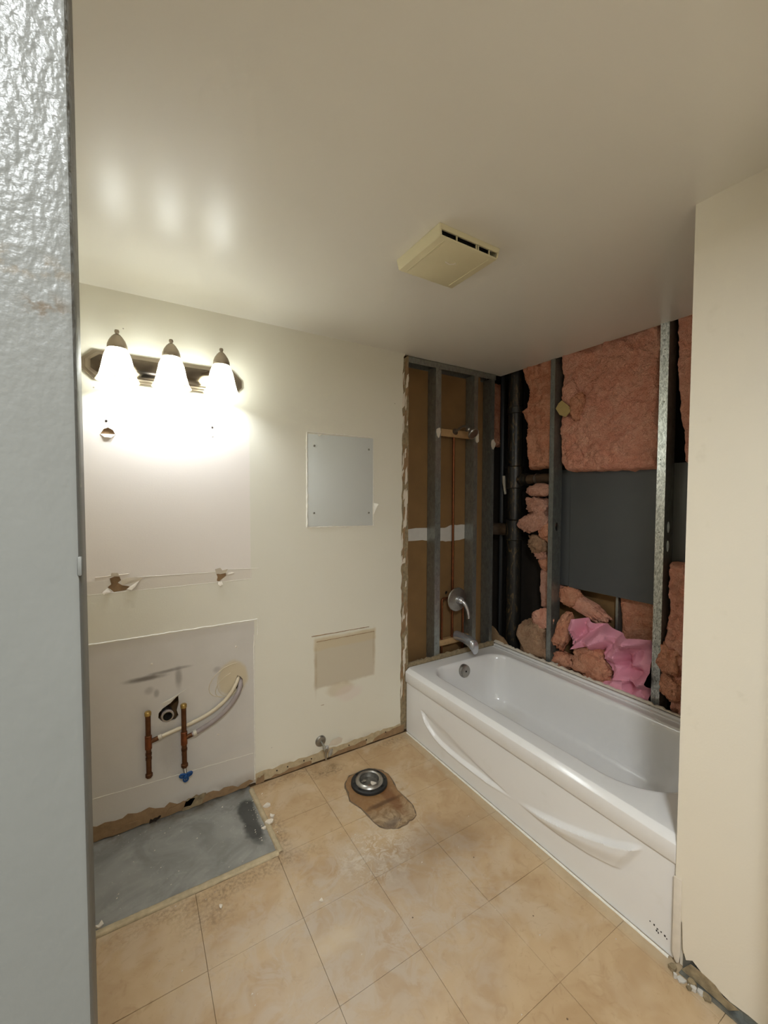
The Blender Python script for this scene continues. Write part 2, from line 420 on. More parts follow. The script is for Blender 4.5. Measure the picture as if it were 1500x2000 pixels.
# ================================================================== SETTING
# ---- floor: slab plus each vinyl tile
floor = MB().box(-2.2, 1.15, -4.2, .30, -.12, -.006).build('floor', 'tile_bed', kind='structure')
MB().box(-2.0, -1.004, -.462, .012, -.006, -.0035).build('concrete_patch', 'slab', floor, label='bare grey concrete where the vanity stood')
XS = [-1.95, -1.645, -1.33, -1.005, -.70, -.38, -.06, .02]
YS = [-.004, -.132, -.32, -.495, -.80, -1.108, -1.415, -1.722, -2.03, -2.34, -2.65, -2.96, -3.27]
trng = random.Random(3)
for i in range(len(XS)-1):
    for j in range(len(YS)-1):
        if XS[i+1] <= -1.0 and YS[j+1] >= -.5: continue
        g = .0003 + trng.random()*.0005; x0, x1, y1, y0 = XS[i]+g, XS[i+1]-g, YS[j]-g, YS[j+1]+g
        z = -.0008+trng.random()*.0012; c = .0007
        MB().add([(x0, y0, -.006), (x1, y0, -.006), (x1, y1, -.006), (x0, y1, -.006), (x0, y0, z-c), (x1, y0, z-c), (x1, y1, z-c), (x0, y1, z-c),
                  (x0+c, y0+c, z), (x1-c, y0+c, z), (x1-c, y1-c, z), (x0+c, y1-c, z)],
                 [(0, 3, 2, 1), (0, 1, 5, 4), (1, 2, 6, 5), (2, 3, 7, 6), (3, 0, 4, 7), (4, 5, 9, 8), (5, 6, 10, 9), (6, 7, 11, 10), (7, 4, 8, 11), (8, 9, 10, 11)]).build('tile', 'tile', floor)
# sealant ridge that framed the vanity
def ridge(path, wd, ht, name, mat, parent, seed=0, amp=.15, z0=0.0):
    """low rounded bead along a path on the floor"""
    mb = MB(); P = []
    for k in range(len(path)-1):
        a, b = Vector(path[k]), Vector(path[k+1]); n = max(2, int((b-a).length/.02))
        P += [a+(b-a)*(i/n) for i in range(n)]
    P.append(Vector(path[-1])); vs = []; fs = []; m = 7
    for i, p in enumerate(P):
        t = (P[min(i+1, len(P)-1)]-P[max(0, i-1)]).normalized(); s_ = Vector((-t.y, t.x))
        ww = wd*(1+amp*fr((p.x*30+seed, p.y*30, 0))); hh = ht*(1+amp*fr((p.x*22, p.y*22, seed+5)))
        for k in range(m):
            a = math.pi*k/(m-1); q = p+s_*math.cos(a)*ww/2; vs.append((q.x, q.y, z0+math.sin(a)**.7*hh - (.003 if k in (0, m-1) else 0)))
    for i in range(len(P)-1):
        fs += [(i*m+k, i*m+k+1, (i+1)*m+k+1, (i+1)*m+k) for k in range(m-1)]
    mb.add(vs, fs); return mb.build(name, mat, parent, smooth=60)
ridge([(-1.95, -.478), (-1.0, -.478)], .030, .006, 'sealant_ridge', 'dirty_strip', floor, 1)
ridge([(-.990, -.488), (-1.005, -.03)], .024, .009, 'sealant_ridge', 'dirty_strip', floor, 2)
ridge([(-.008, -.02), (-.008, -1.56)], .010, .006, 'sealant_ridge', 'caulk', floor, 3, .3)
# toilet footprint
def footprint():
    pts = []; cx = -.462
    for k in range(28):
        a = math.pi*k/27; pts.append((cx+.128*math.cos(a)+.005, -.315+.122*math.sin(a)))
    pts += [(-.598, -.37), (-.575, -.44), (-.560, -.52)]
    for k in range(18):
        a = math.pi + math.pi*k/17; pts.append((-.452+.108*math.cos(a), -.555+.085*math.sin(a)))
    pts += [(-.342, -.50), (-.345, -.43), (-.338, -.37)]
    return [(x+.010*fr((x*22, y*22, 1)), y+.010*fr((x*22, y*22, 7))) for x, y in pts]
fp = footprint()
MB().prism('z', fp, -.004, .0016).build('toilet_footprint', 'stain', floor, label='amber stained toilet footprint on the tiles')
ridge([p for p in fp]+[fp[0]], .007, .0028, 'putty_rim', 'stain_edge', floor, 9, 1.0)

# ---- ceiling
ceiling = MB().box(-2.2, .865, -4.2, .028, H, H+.013).build('ceiling', 'ceiling', kind='structure')
MB().box(-2.2, 1.2, -4.2, .4, H+.10, H+.14).build('deck', 'sheathing', ceiling)

# ---- back wall: drywall board with its torn holes
hole_clip1 = [(-1.603, 1.172), (-1.585, 1.180), (-1.566, 1.178), (-1.560, 1.160), (-1.572, 1.150), (-1.556, 1.137), (-1.530, 1.130), (-1.528, 1.118), (-1.545, 1.112), (-1.588, 1.108), (-1.600, 1.122), (-1.612, 1.134), (-1.598, 1.146)]
hole_clip2 = [(-1.158, 1.152), (-1.140, 1.147), (-1.112, 1.150), (-1.110, 1.136), (-1.125, 1.125), (-1.146, 1.108), (-1.156, 1.116), (-1.152, 1.134)]
hole_drain = [(-1.422, .512), (-1.405, .530), (-1.372, .548), (-1.345, .572), (-1.338, .580), (-1.336, .540), (-1.345, .505), (-1.338, .478), (-1.352, .462), (-1.372, .462), (-1.408, .468), (-1.424, .488)]
hole_tube = [(-1.078, .575), (-1.062, .612), (-1.050, .606), (-1.036, .588), (-1.034, .548), (-1.044, .524), (-1.064, .540), (-1.076, .556)]
hole_top = [(-1.628, 1.806), (-1.612, 1.832), (-1.596, 1.840), (-1.578, 1.830), (-1.568, 1.808), (-1.60, 1.804)]
outer = [(-2.05, .03)] + jag((-1.95, .028), (-1.0, .020), 26, .012) + [(-.985, .012)] + jag((-.975, .010), (-.05, .012), 22, .004)
outer += jag((-.048, .012), (-.036, H-.06), 70, .005) + [(-.030, H-.02), (-.014, H), (-2.05, H)]
wall_back = MB().prism('y', outer, 0, .009, [hole_clip1, hole_clip2, hole_drain, hole_tube, hole_top]).build('wall_back', 'back_wall', kind='structure')
# torn raw gypsum edge beside the tub alcove: recessed ragged layer
ed = jag((-.060, .012), (-.050, H-.002), 60, .003)+[(.010, H-.002)]+list(reversed(jag((.012, .012), (.010, H-.02), 50, .004)))
MB().prism('y', ed, .0035, .0125).build('torn_edge', 'gypsum', wall_back, label='ragged raw gypsum edge beside the tub')
er = random.Random(5)
for k in range(80):                        # lighter tatters of facing paper on that edge
    z = .1+er.random()*2.2; h = .03+er.random()*.11; x = -.038+er.random()*.042; wd = .003+er.random()*.007
    pts = jag((x-wd, z), (x-wd+er.random()*.004, z+h), 5, .002, er)+jag((x+wd, z+h), (x+wd, z), 5, .002, er)
    MB().prism('y', pts, .0005+er.random()*.002, .004).build('paper_tatter', 'paper_white' if er.random() < .45 else 'kraft_torn', wall_back)
MB().box(.006, .010, .0126, .09, .0, H).build('end_stud', 'kraft', wall_back)
# torn strip at the foot of the wall, where the baseboard came off
ft = [(-.975, .007)]+[(-.03, .007)]+list(reversed([(x, z) for x, z in jag((-.975, .058), (-.03, .062), 40, .006)]))
MB().prism('y', ft, -.0015, .001).build('baseboard_scar', 'dirty_strip', wall_back, label='dirty scar where the baseboard was pulled off')
for (xa, xb, za, zb, mt) in [(-.90, -.66, .004, .026, 'kraft_torn'), (-.55, -.30, .004, .034, 'kraft_torn'), (-.26, -.02, .006, .05, 'kraft_torn'), (-.975, -.93, .0, .045, 'kraft_torn')]:
    pts = jag((xa, za), (xb, za), 6, .002)+jag((xb, za), (xb, zb), 2, .002)+jag((xb, zb), (xa, zb*.6), 9, .007)
    MB().prism('y', pts, -.0028, -.0012).build('torn_paper', mt, wall_back)
for x in (-.86, -.80, -.705, -.66, -.42, -.30, -.16):
    MB().lathe([(0, -.001), (.004, 0), (.004, .002), (0, .003)], (x, -.002, .034+.012*er.random()), (0, -1, 0), 8).build('nail_hole', 'dark_gap', wall_back)
kp = [(-1.95, .0)]+jag((-1.94, .0), (-.985, .003), 26, .004)+[(-.985, .024)]+list(reversed([(x, z) for x, z in jag((-1.95, .10), (-.985, .026), 34, .012)]))
kp = [(x, max(z, -.002) if i < 28 else z) for i, (x, z) in enumerate(kp)]
MB().prism('y', kp, -.0012, .0008).build('torn_paper', 'kraft_torn', wall_back, label='torn brown paper at the foot of the wall')
for (xa, xb, z0, z1, mt) in [(-1.40, -1.27, .012, .045, 'kraft_torn'), (-1.62, -1.50, .0, .03, 'kraft_torn'), (-1.47, -1.42, -.002, .014, 'dark_gap'), (-1.33, -1.22, .0, .05, 'gypsum')]:
    pts = jag((xa, z0), (xb, z0+.004), 6, .004)+jag((xb, z1), (xa, z1-.004), 7, .006)
    mb = MB().prism('y', pts, -.005, -.0015); mb.build('torn_paper', mt, wall_back)
# seam ridges left by mirror, backsplash and vanity
def wall_bead(p, q, wd, ht, mat='caulk', seed=0, name='caulk_bead', amp=.4):
    p, q = Vector((p[0], 0, p[1])), Vector((q[0], 0, q[1])); d = q-p; n = max(3, int(d.length/.012)); t = d.normalized(); s_ = Vector((-t.z, 0, t.x))
    vs = []; fs = []
    for i in range(n+1):
        c = p+d*i/n; k = 1+amp*fr((c.x*40, seed, c.z*40)); c = c+s_*wd*.3*fr((c.x*25+9, seed, c.z*25))
        for a in range(5):
            th = math.pi*a/4; v = c+s_*math.cos(th)*wd/2*k; vs.append((v.x, .0005-math.sin(th)*ht*k, v.z))
    for i in range(n): fs += [(i*5+a, i*5+a+1, (i+1)*5+a+1, (i+1)*5+a) for a in range(4)]
    return MB().add(vs, fs).build(name, mat, wall_back, smooth=70)
wall_bead((-2.0, .888), (-.958, .890), .007, .0045, 'caulk', 1, amp=.15)
wall_bead((-.956, .892), (-.956, .808), .005, .003, 'caulk', 2)
wall_bead((-.976, .81), (-.978, .03), .006, .0028, 'caulk', 3, amp=.7)
wall_bead((-2.0, 1.888), (-.989, 1.886), .002, .0008, 'caulk', 4)
wall_bead((-.989, 1.886), (-.990, 1.11), .002, .0008, 'caulk', 5)
wall_bead((-2.0, 1.106), (-.985, 1.108), .003, .0012, 'caulk', 6)
wall_bead((-1.50, 1.168), (-1.16, 1.160), .003, .0014, 'caulk', 7)
wall_bead((-1.10, 1.168), (-.95, 1.160), .003, .0014, 'caulk', 8)
wall_bead((-1.655, 1.182), (-1.53, 1.186), .004, .003, 'paper_white', 9)
wall_bead((-.655, .742), (-.28, .738), .005, .002, 'kraft_torn', 10)
wall_bead((-.625, .706), (-.245, .704), .004, .0018, 'kraft_torn', 11)
wall_bead((-.60, .33), (-.58, .33), .003, .001, 'kraft_torn', 12)
wall_bead((-2.0, .205), (-.985, .175), .004, .0012, 'caulk', 13)
# old glue rings round the tubing hole
for k, (cx, cz, rx, rz) in enumerate([(-1.10, .60, .10, .075), (-1.085, .575, .085, .06), (-1.09, .605, .07, .085)]):
    a0 = 1.2+k*.5; pts = [(cx+rx*math.cos(a0+i*.28), cz+rz*math.sin(a0+i*.28)+.25*rx*math.cos(a0+i*.28)) for i in range(13)]
    MB().tube([(x, -.0005, z) for x, z in pts], .0016, 6).build('glue_ring', 'pex_tan', wall_back, smooth=60)
# curled paper flaps round the torn holes
def flap(pts, lift, name='paper_flap', mat='paper_white', hinge=0):
    """thin sheet whose points lift off the wall with distance from the hinge edge (first two points)"""
    a, b = Vector(pts[0]), Vector(pts[1]); d = (b-a).normalized(); vs = []
    for p in pts:
        v = Vector(p)-a; h = abs(v.x*-d.y+v.y*d.x); vs.append((p[0], -.0008-lift*h, p[1]))
    n = len(pts); c = tuple(sum(v[i] for v in vs)/n for i in range(3)); c = (c[0], c[1]-.004*lift, c[2])
    top = vs+[c]; bot = [(x, y+.0008, z) for x, y, z in top]
    fs = [(i, (i+1) % n, n) for i in range(n)]+[(n+1+(i+1) % n, n+1+i, 2*n+1) for i in range(n)]+[(i, n+1+i, n+1+(i+1) % n, (i+1) % n) for i in range(n)]
    return MB().add(top+bot, fs).build(name, mat, wall_back)
flap([(-1.560, 1.160), (-1.556, 1.137), (-1.52, 1.146), (-1.488, 1.156), (-1.475, 1.166), (-1.50, 1.172), (-1.54, 1.170)], .35, mat='paper_white')
flap([(-1.540, 1.118), (-1.500, 1.146), (-1.485, 1.156), (-1.505, 1.128), (-1.52, 1.112)], .6)
flap([(-1.600, 1.180), (-1.566, 1.180), (-1.572, 1.196), (-1.595, 1.198)], .3)
flap([(-1.612, 1.130), (-1.60, 1.110), (-1.625, 1.106), (-1.63, 1.116)], .7)
flap([(-1.158, 1.150), (-1.112, 1.150), (-1.104, 1.172), (-1.13, 1.168), (-1.14, 1.182), (-1.165, 1.176)], .4)
flap([(-1.110, 1.148), (-1.112, 1.134), (-1.095, 1.140), (-1.075, 1.152), (-1.085, 1.156)], .7)
flap([(-1.150, 1.112), (-1.132, 1.112), (-1.128, 1.096), (-1.142, 1.088), (-1.152, 1.098)], .5)
flap([(-1.345, .572), (-1.372, .548), (-1.405, .545), (-1.41, .562), (-1.37, .574), (-1.30, .602)], .4, mat='caulk')
flap([(-1.568, 1.812), (-1.626, 1.810), (-1.61, 1.796), (-1.585, 1.795)], .5, mat='paper_white')
flap([(-.555, .078), (-.50, .064), (-.470, .072), (-.466, .10), (-.49, .118), (-.53, .112)], .25)
for x, z in [(-1.602, 1.868), (-1.167, 1.878), (-1.447, .754), (-1.067, .764), (-1.16, .33)]:
    MB().lathe([(0, 0), (.005, .0), (.005, .002), (.002, .0035), (0, .0035)], (x, 0, z), (0, -1, 0), 10).build('screw_anchor', 'dark_gap' if z > 1 else 'paper_white', wall_back)
MB().lathe([(.003, 0), (.006, .0), (.006, .002), (.003, .002)], (-1.167, 0, 1.838), (0, -1, 0), 14, True).build('screw_anchor', 'paper_white', wall_back)

for (xa, xb, za, zb) in [(-1.63, -1.51, 1.09, 1.20), (-1.17, -1.10, 1.09, 1.165), (-1.64, -1.555, 1.79, 1.85)]:
    MB().box(xa, xb, .0095, .0122, za, zb).build('gypsum_core', 'kraft_torn', wall_back)
# cavity behind the back wall: back side of the next room's board
ch = [(.422+.014*math.cos(i*math.pi/6), .842+.014*math.sin(i*math.pi/6)) for i in range(12)]
inner = MB().prism('y', [(-2.05, 0), (.80, 0), (.80, H+.1), (-2.05, H+.1)], .104, .117, [ch]).build('wall_inner', 'kraft', kind='structure')
MB().box(.30, .55, .135, .14, .75, .95).build('backing', 'dark_gap', inner)
cp = [(-.02, 1.235), (.2, 1.238), (.35, 1.222), (.47, 1.216), (.56, 1.224), (.70, 1.25), (.71, 1.30), (.62, 1.33), (.48, 1.335), (.4, 1.315), (.2, 1.322), (-.02, 1.318)]
cpj = []
for i in range(len(cp)): cpj += jag(cp[i], cp[(i+1) % len(cp)], 4, .004)
MB().prism('y', cpj, .1025, .1045).build('joint_compound', 'compound', inner, label='white smear of joint compound')
# chase behind corner and exterior side
chase = MB().box(.64, 1.2, .30, .32, 0, H+.1).box(1.10, 1.12, -1.7, .32, 0, H+.1).build('wall_side', 'sheathing', kind='structure')

# ---- right return wall at the near end of the tub
nb = [(-1.576, H), (-2.1, H), (-2.1, .035)] + jag((-2.05, .03), (-1.70, .034), 10, .004) + [(-1.66, .045), (-1.63, .062), (-1.612, .046), (-1.602, .075), (-1.598, .16), (-1.576, .17)]
wall_right = MB().prism('x', nb, -.014, -.001).build('wall_right', 'wall', kind='structure')
MB().box(.0, .95, -2.1, -1.590, .004, H).build('framing', 'wall', wall_right)
MB().box(-.0008, .95, -1.592, -1.5765, .42, H).build('end_board', 'wall', wall_right)
MB().prism('x', [(-1.573, .30), (-1.573, .045), (-1.580, .022), (-1.588, .014), (-1.594, .022), (-1.597, .05), (-1.595, .30)], -.019, -.0145).build('corner_bead', 'paper_white', wall_right, bevel=.0015)
MB().box(-.030, -.001, -2.1, -1.60, .0005, .003).box(-.004, -.001, -2.1, -1.60, .003, .05).build('floor_track', 'galv', wall_right)
MB().prism('x', jag((-1.60, .004), (-1.75, .004), 6, .002)+jag((-1.75, .03), (-1.60, .05), 7, .008), -.016, -.0142).build('torn_paper', 'gypsum', wall_right)
dr = random.Random(21)
for k in range(9):
    x, y = -.03-.03*dr.random(), -1.58-.12*dr.random(); s_ = .005+.010*dr.random()
    MB().prism('z', [(x+s_*math.cos(a)*(.6+.6*dr.random()), y+s_*math.sin(a)*(.6+.6*dr.random())) for a in [i*1.05 for i in range(6)]], .0005, .004+.01*dr.random()).build('plaster_crumb', 'gypsum' if k % 2 else 'compound', wall_right)

# ---- left wall, front wall with door opening, hall
MB().box(-2.05, -1.98, -1.95, .0, 0, H).build('wall_left', 'wall', kind='structure')
MB().box(-.30, .0, -2.02, -1.95, 0, H).box(-1.545, -.30, -2.02, -1.95, 2.40, H).build('wall_front', 'wall', kind='structure')
hall = MB().box(-3.2, 1.2, -3.35, -3.3, 0, H).box(1.15, 1.2, -3.35, -2.1, 0, H).box(-.30, 1.2, -2.14, -2.10, 0, H).box(-3.2, -3.15, -3.35, -2.0, 0, H).build('wall_hall', 'wall', kind='structure')
# grey painted door jamb close to the camera
jb = MB().box(-2.2, -1.5325, -2.0, -1.975, 0, H).build('trim_1', 'jamb', kind='structure', bevel=.0025)
MB().box(-1.5336, -1.5320, -2.0005, -1.998, 1.510, 1.5175).build('latch_keeper', 'jamb', jb, bevel=.001)
# hall ceiling lamp behind the viewer
hr = empty('hall_ceiling_lamp', (-1.60, -2.62, 2.34), 'round flush ceiling lamp in the hall', 'lamp')
k1 = MB().lathe([(.155, .06), (.165, .10), (.165, .0995), (.10, .0995)], (-1.60, -2.62, 2.34), (0, 0, 1), 28).build('rim', 'nickel', smooth=40)
k2 = MB().lathe([(.0, .0), (.0, .02)], (-1.60, -2.62, 2.40), (0, 0, 1), 8).build('canopy', 'hall_dome')
adopt(hr, k1, k2); ho.parent = hr; ho.matrix_parent_inverse = hr.matrix_world.inverted()

# ================================================================== BATHTUB
tub = empty('bathtub', (.42, -.78, 0), 'white alcove bathtub with a sweeping wave on its apron', 'bathtub')
def rrect(x0, x1, y0, y1, r, n=10):
    """rounded rectangle, counter clockwise, radii (far-left, far-right, near-left, near-right) allowed"""
    rs = r if isinstance(r, (tuple, list)) else (r,)*4; P = []
    for (cx, cy, a0, q) in [(x1-rs[1], y1-rs[1], 0, rs[1]), (x0+rs[0], y1-rs[0], 90, rs[0]), (x0+rs[2], y0+rs[2], 180, rs[2]), (x1-rs[3], y0+rs[3], 270, rs[3])]:
        for k in range(n+1):
            a = math.radians(a0+90*k/n); P.append((cx+q*math.cos(a), cy+q*math.sin(a)))
    # subdivide long sides
    return P
def resamp(P, N):
    L = [0]
    for i in range(len(P)): L.append(L[-1]+(Vector(P[(i+1) % len(P)])-Vector(P[i])).length)
    out = []; j = 0
    for k in range(N):
        s_ = L[-1]*k/N
        while L[j+1] < s_: j += 1
        t = (s_-L[j])/max(1e-9, L[j+1]-L[j]); a, b = Vector(P[j % len(P)]), Vector(P[(j+1) % len(P)]); v = a+(b-a)*t; out.append((v.x, v.y))
    return out
def tub_shell():
    N = 160; T0 = -1.574
    rings = []
    def R(x0, x1, y0, y1, r, z): rings.append([(x, y, z) for x, y in resamp_c(rrect(x0, x1, y0, y1, r, 12))])
    def resamp_c(P):                        # same angular correspondence: 13 points per corner plus side points
        out = []
        for c in range(4):
            seg = P[c*13:(c+1)*13]; out += seg
            a, b = Vector(seg[-1]), Vector(P[((c+1) % 4)*13])
            out += [tuple(a+(b-a)*t/14) for t in range(1, 14)]
        return out
    R(-.0075, .800, T0, -.002, .004, .332)
    R(-.011, .800, T0, -.002, .004, .338)
    R(-.011, .800, T0, -.002, .004, .396)
    R(-.0105, .800, T0, -.002, .004, .3985)
    R(-.0092, .800, T0, -.002, .005, .400)
    R(.0095, .800, T0, -.002, .012, .4187)
    R(.0118, .800, T0, -.002, .012, .4202)
    R(.016, .799, T0+.004, -.004, .016, .4205)
    R(.085, .730, -1.515, -.092, (.13, .13, .26, .22), .4205)
    R(.092, .722, -1.508, -.098, (.13, .13, .26, .22), .4205)
    R(.097, .717, -1.502, -.103, (.13, .13, .26, .22), .4185)
    R(.103, .711, -1.494, -.110, (.125, .125, .25, .21), .411)
    R(.110, .704, -1.482, -.118, (.12, .12, .25, .20), .394)
    R(.122, .690, -1.43, -.133, (.12, .12, .23, .19), .31)
    R(.135, .672, -1.36, -.155, (.12, .12, .20, .17), .19)
    R(.142, .664, -1.325, -.172, (.11, .11, .19, .16), .145)
    R(.156, .650, -1.295, -.19, (.10, .10, .18, .15), .118)
    R(.185, .622, -1.26, -.22, (.08, .08, .16, .13), .104)
    R(.25, .55, -1.15, -.32, (.05, .05, .1, .08), .100)
    n = len(rings[0]); vs = [p for r in rings for p in r]
    fs = [(i*n+k, i*n+(k+1) % n, (i+1)*n+(k+1) % n, (i+1)*n+k) for i in range(len(rings)-1) for k in range(n)]
    fs.append(tuple(range((len(rings)-1)*n, len(rings)*n)))
    return MB().add(vs, fs).build('basin', 'tub', smooth=42, recalc=True)
def tub_apron():
    """front panel with the relief wave: heightfield over (y, z)"""
    cur = [(-.150, .215), (-.165, .195), (-.195, .155), (-.228, .130), (-.29, .103), (-.351, .090), (-.44, .083), (-.527, .082), (-.718, .088), (-.884, .109), (-1.028, .136), (-1.155, .169), (-1.267, .206), (-1.368, .246), (-1.44, .285), (-1.46, .296)]
    lin = [(-.150, .215), (-.19, .222), (-.253, .218), (-.373, .205), (-.526, .172), (-.682, .142), (-.836, .121), (-.90, .113), (-1.028, .112), (-1.156, .119), (-1.269, .134), (-1.36, .158), (-1.44, .19), (-1.46, .20)]
    def itp(T, y):
        if y >= T[0][0]: return T[0][1]
        for (a, za), (b, zb) in zip(T, T[1:]):
            if b <= y <= a: return za+(zb-za)*(y-a)/(b-a)
        return T[-1][1]
    sm = lambda t: (lambda q: q*q*(3-2*q))(max(0, min(1, t)))
    def relief(y, z):
        if y > -.150 or y < -1.47: return 0
        c, l = itp(cur, y), itp(lin, y)
        if y > -.90:                         # scooped leaf: deepest against the lower curve
            if l-c < .002: return 0
            t = (z-c)/(l-c)
            e = min(1, (l-c)/.05)
            if t < -.0: return .004*e*sm(1+(z-c)/.008)         # soft lip under the curve
            if t > 1: return 0
            return e*(.004-.020*sm((z-c)/.018))*(1-sm((t-.45)/.55)) if t > 0 else 0
        # raised rib with a bevelled top
        end = 1-sm((-(y)-(1.365+.55*(z-.16)))/.028)
        g = sm((-.90-y)/.22)
        if z > c: return .020*g*end*(1-sm((z-c+.008)/.024))
        if z < l-.004: return 0
        return .020*g*end*(.35*sm((z-l+.004)/.007)+.65*sm((z-l+.004)/max(.008, (c-l)*.8)))
    ny, nz = 330, 84; vs = []; fs = []
    for i in range(ny+1):
        y = -.004-(1.57-.004)*i/ny
        for k in range(nz+1):
            z = .003+(.329-.003)*k/nz; vs.append((-relief(y, z), y, z))
    for i in range(ny):
        for k in range(nz): fs.append((i*(nz+1)+k, (i+1)*(nz+1)+k, (i+1)*(nz+1)+k+1, i*(nz+1)+k+1))
    # back so that it is a panel of real thickness
    o = len(vs); vs += [(.02, -.004, .003), (.02, -1.57, .003), (.02, -1.57, .329), (.02, -.004, .329)]
    A, B_, Cc, D = 0, ny*(nz+1), ny*(nz+1)+nz, nz
    fs += [tuple([o, o+1]+[i*(nz+1) for i in range(ny, -1, -1)]), tuple([o+2, o+3]+[i*(nz+1)+nz for i in range(ny+1)]), tuple([o+3, o]+[k for k in range(nz+1)]), tuple([o+1, o+2]+[ny*(nz+1)+k for k in range(nz, -1, -1)]), (o, o+3, o+2, o+1)]
    return MB().add(vs, fs).build('apron', 'tub', smooth=50)
tb = tub_shell(); ta = tub_apron()
lip = MB().box(.795, .812, -1.574, .0, .405, .436).build('tile_flange', 'tub', bevel=.004)
lip2 = MB().box(.772, .797, -1.574, -.01, .412, .4255).build('rim_step', 'tub', bevel=.004)
ov = MB().lathe([(.0, .030), (.030, .030), (.040, .026), (.043, .018), (.043, .0), (.0, .0)], (.385, -.118, .362), (0, -1, .10), 28).build('overflow_plate', 'dull_chrome', smooth=35)
osc = MB().lathe([(0, .002), (.005, .002), (.006, 0), (0, 0)], (.385, -.149, .365), (0, -1, .10), 12).build('screw', 'dark_gap')
drn = MB().lathe([(.0, .001), (.012, .003), (.018, .0015), (.030, .003), (.034, .0)], (.39, -.34, .1), (0, 0, 1), 24).build('drain', 'dull_chrome', smooth=35)
sticker = []
for k, (y, z) in enumerate([(-1.495, .062), (-1.508, .060), (-1.518, .056), (-1.522, .044), (-1.530, .056), (-1.541, .052), (-1.548, .048), (-1.516, .047)]):
    sticker.append(MB().box(-.0006, .001, y-.003-.001*(k % 3), y, z, z+.004+.002*(k % 2)).build('print_mark', 'dark_gap'))
adopt(tub, tb, ta, lip, lip2, ov, osc, drn, *sticker)
# leftover board edges on the tub's rim
br = random.Random(11)
e1 = [(.0, .4205)]+[(.81, .4205)]+list(reversed(jag((.03, .447), (.81, .452), 44, .005, br)))
MB().prism('y', e1, .001, .016).build('board_remnant', 'gypsum', label='crumbling strip of wallboard along the faucet end of the tub', cat='wallboard', group='wallboard remnants on the tub')
e2 = [(.02, .4365), (-1.57, .4365)]+jag((-1.57, .444), (.02, .452), 110, .006, br)
MB().prism('x', e2, .813, .826).build('board_remnant', 'paper_white', label='jagged white strip of wallboard along the back of the tub', cat='wallboard', group='wallboard remnants on the tub')
e3 = [(.05, .44), (.05, .548), (.02, .535), (-.02, .498), (-.06, .490), (-.085, .470), (-.10, .455), (-.13, .44)]
MB().prism('x', e3, .826, .838).build('board_remnant', 'kraft_torn', label='torn brown triangle of wallboard in the far corner of the tub', cat='wallboard', group='wallboard remnants on the tub')

# ================================================================== TUB END: studs and plumbing
def stud_y(x, wd, z0, z1, label, mat='galv', y0=.0135, depth=.088, web_left=True):
    """C stud in the back wall: flange faces the room, web faces left"""
    r = empty('metal_stud', (x, y0, z0), label, 'stud', 'steel studs')
    t = .0014; s_ = 1 if web_left else -1
    a = MB().box(min(x, x+s_*wd), max(x, x+s_*wd), y0, y0+t, z0, z1).build('flange', mat)
    b = MB().box(min(x, x+s_*t), max(x, x+s_*t), y0+t, y0+depth, z0, z1).build('web', mat)
    c = MB().box(min(x, x+s_*wd), max(x, x+s_*wd), y0+depth-t, y0+depth, z0, z1).build('flange', mat)
    d = MB().box(min(x+s_*(wd-t), x+s_*wd), max(x+s_*(wd-t), x+s_*wd), y0+t, y0+.010, z0, z1).build('lip', mat)
    kids = [a, b, c, d]; q = random.Random(int(x*1000))
    for k in range(9):
        z = z0+.12+(z1-z0-.2)*(k+q.random()*.6)/9
        kids.append(MB().lathe([(0, .003), (.003, .0025), (.0035, 0), (0, 0)], (x+s_*wd*(.35+.3*q.random()), y0, z), (0, -1, 0), 8).build('screw', 'screw'))
    adopt(r, *kids); return r
stud_y(.240, .046, .30, 2.405, 'steel stud left of the shower riser pipe')
stud_y(.588, .036, .30, 2.405, 'steel stud right of the shower head')
stud_y(.760, .030, .30, 2.405, 'corner steel stud beside the black vent pipe')
tr_ = empty('metal_track', (0, .013, 2.405), 'steel ceiling track across the top of the faucet wall', 'track')
adopt(tr_, MB().box(.01, .80, .0130, .0144, 2.398, 2.437).build('flange', 'galv'), MB().box(.01, .80, .013, .102, 2.4356, 2.4372).build('web', 'galv'), MB().box(.01, .80, .1006, .102, 2.398, 2.437).build('flange', 'galv'))
MB().box(.628, .662, .03, .09, .35, 2.40).build('board_strip', 'kraft', label='brown wallboard strip behind the stud right of the shower head', cat='wallboard')
MB().box(.82, .835, .10, .11, .3, 2.4).box(.80, .86, .11, .1114, .3, 2.4).build('metal_strip', 'galv', label='dark steel strip standing deep in the corner chase', cat='stud')
pg = random.Random(8)
for (x, z, lab) in [(.262, 1.975, 'scrap of white board screwed to the stud left of the riser'), (.614, 1.962, 'scrap of white board on the stud beside the shower head'), (.776, 1.93, 'scrap of white board on the corner stud')]:
    pts = [(x+.020*math.cos(a)*(.5+.7*pg.random()), z+.036*math.sin(a)*(.6+.6*pg.random())) for a in [i*.785 for i in range(8)]]
    MB().prism('y', pts, .003, .0130).build('board_scrap', 'paper_white', label=lab, cat='scrap', group='scraps of board on the studs')
MB().box(.288, .588, .050, .072, 1.957, 2.008).build('wood_blocking', 'wood', bevel=.002, label='short wooden block behind the shower arm', cat='wood block')
MB().box(.288, .588, .048, .086, .487, .528).build('wood_blocking', 'wood', bevel=.002, label='wooden crosspiece behind the tub spout', cat='wood block')
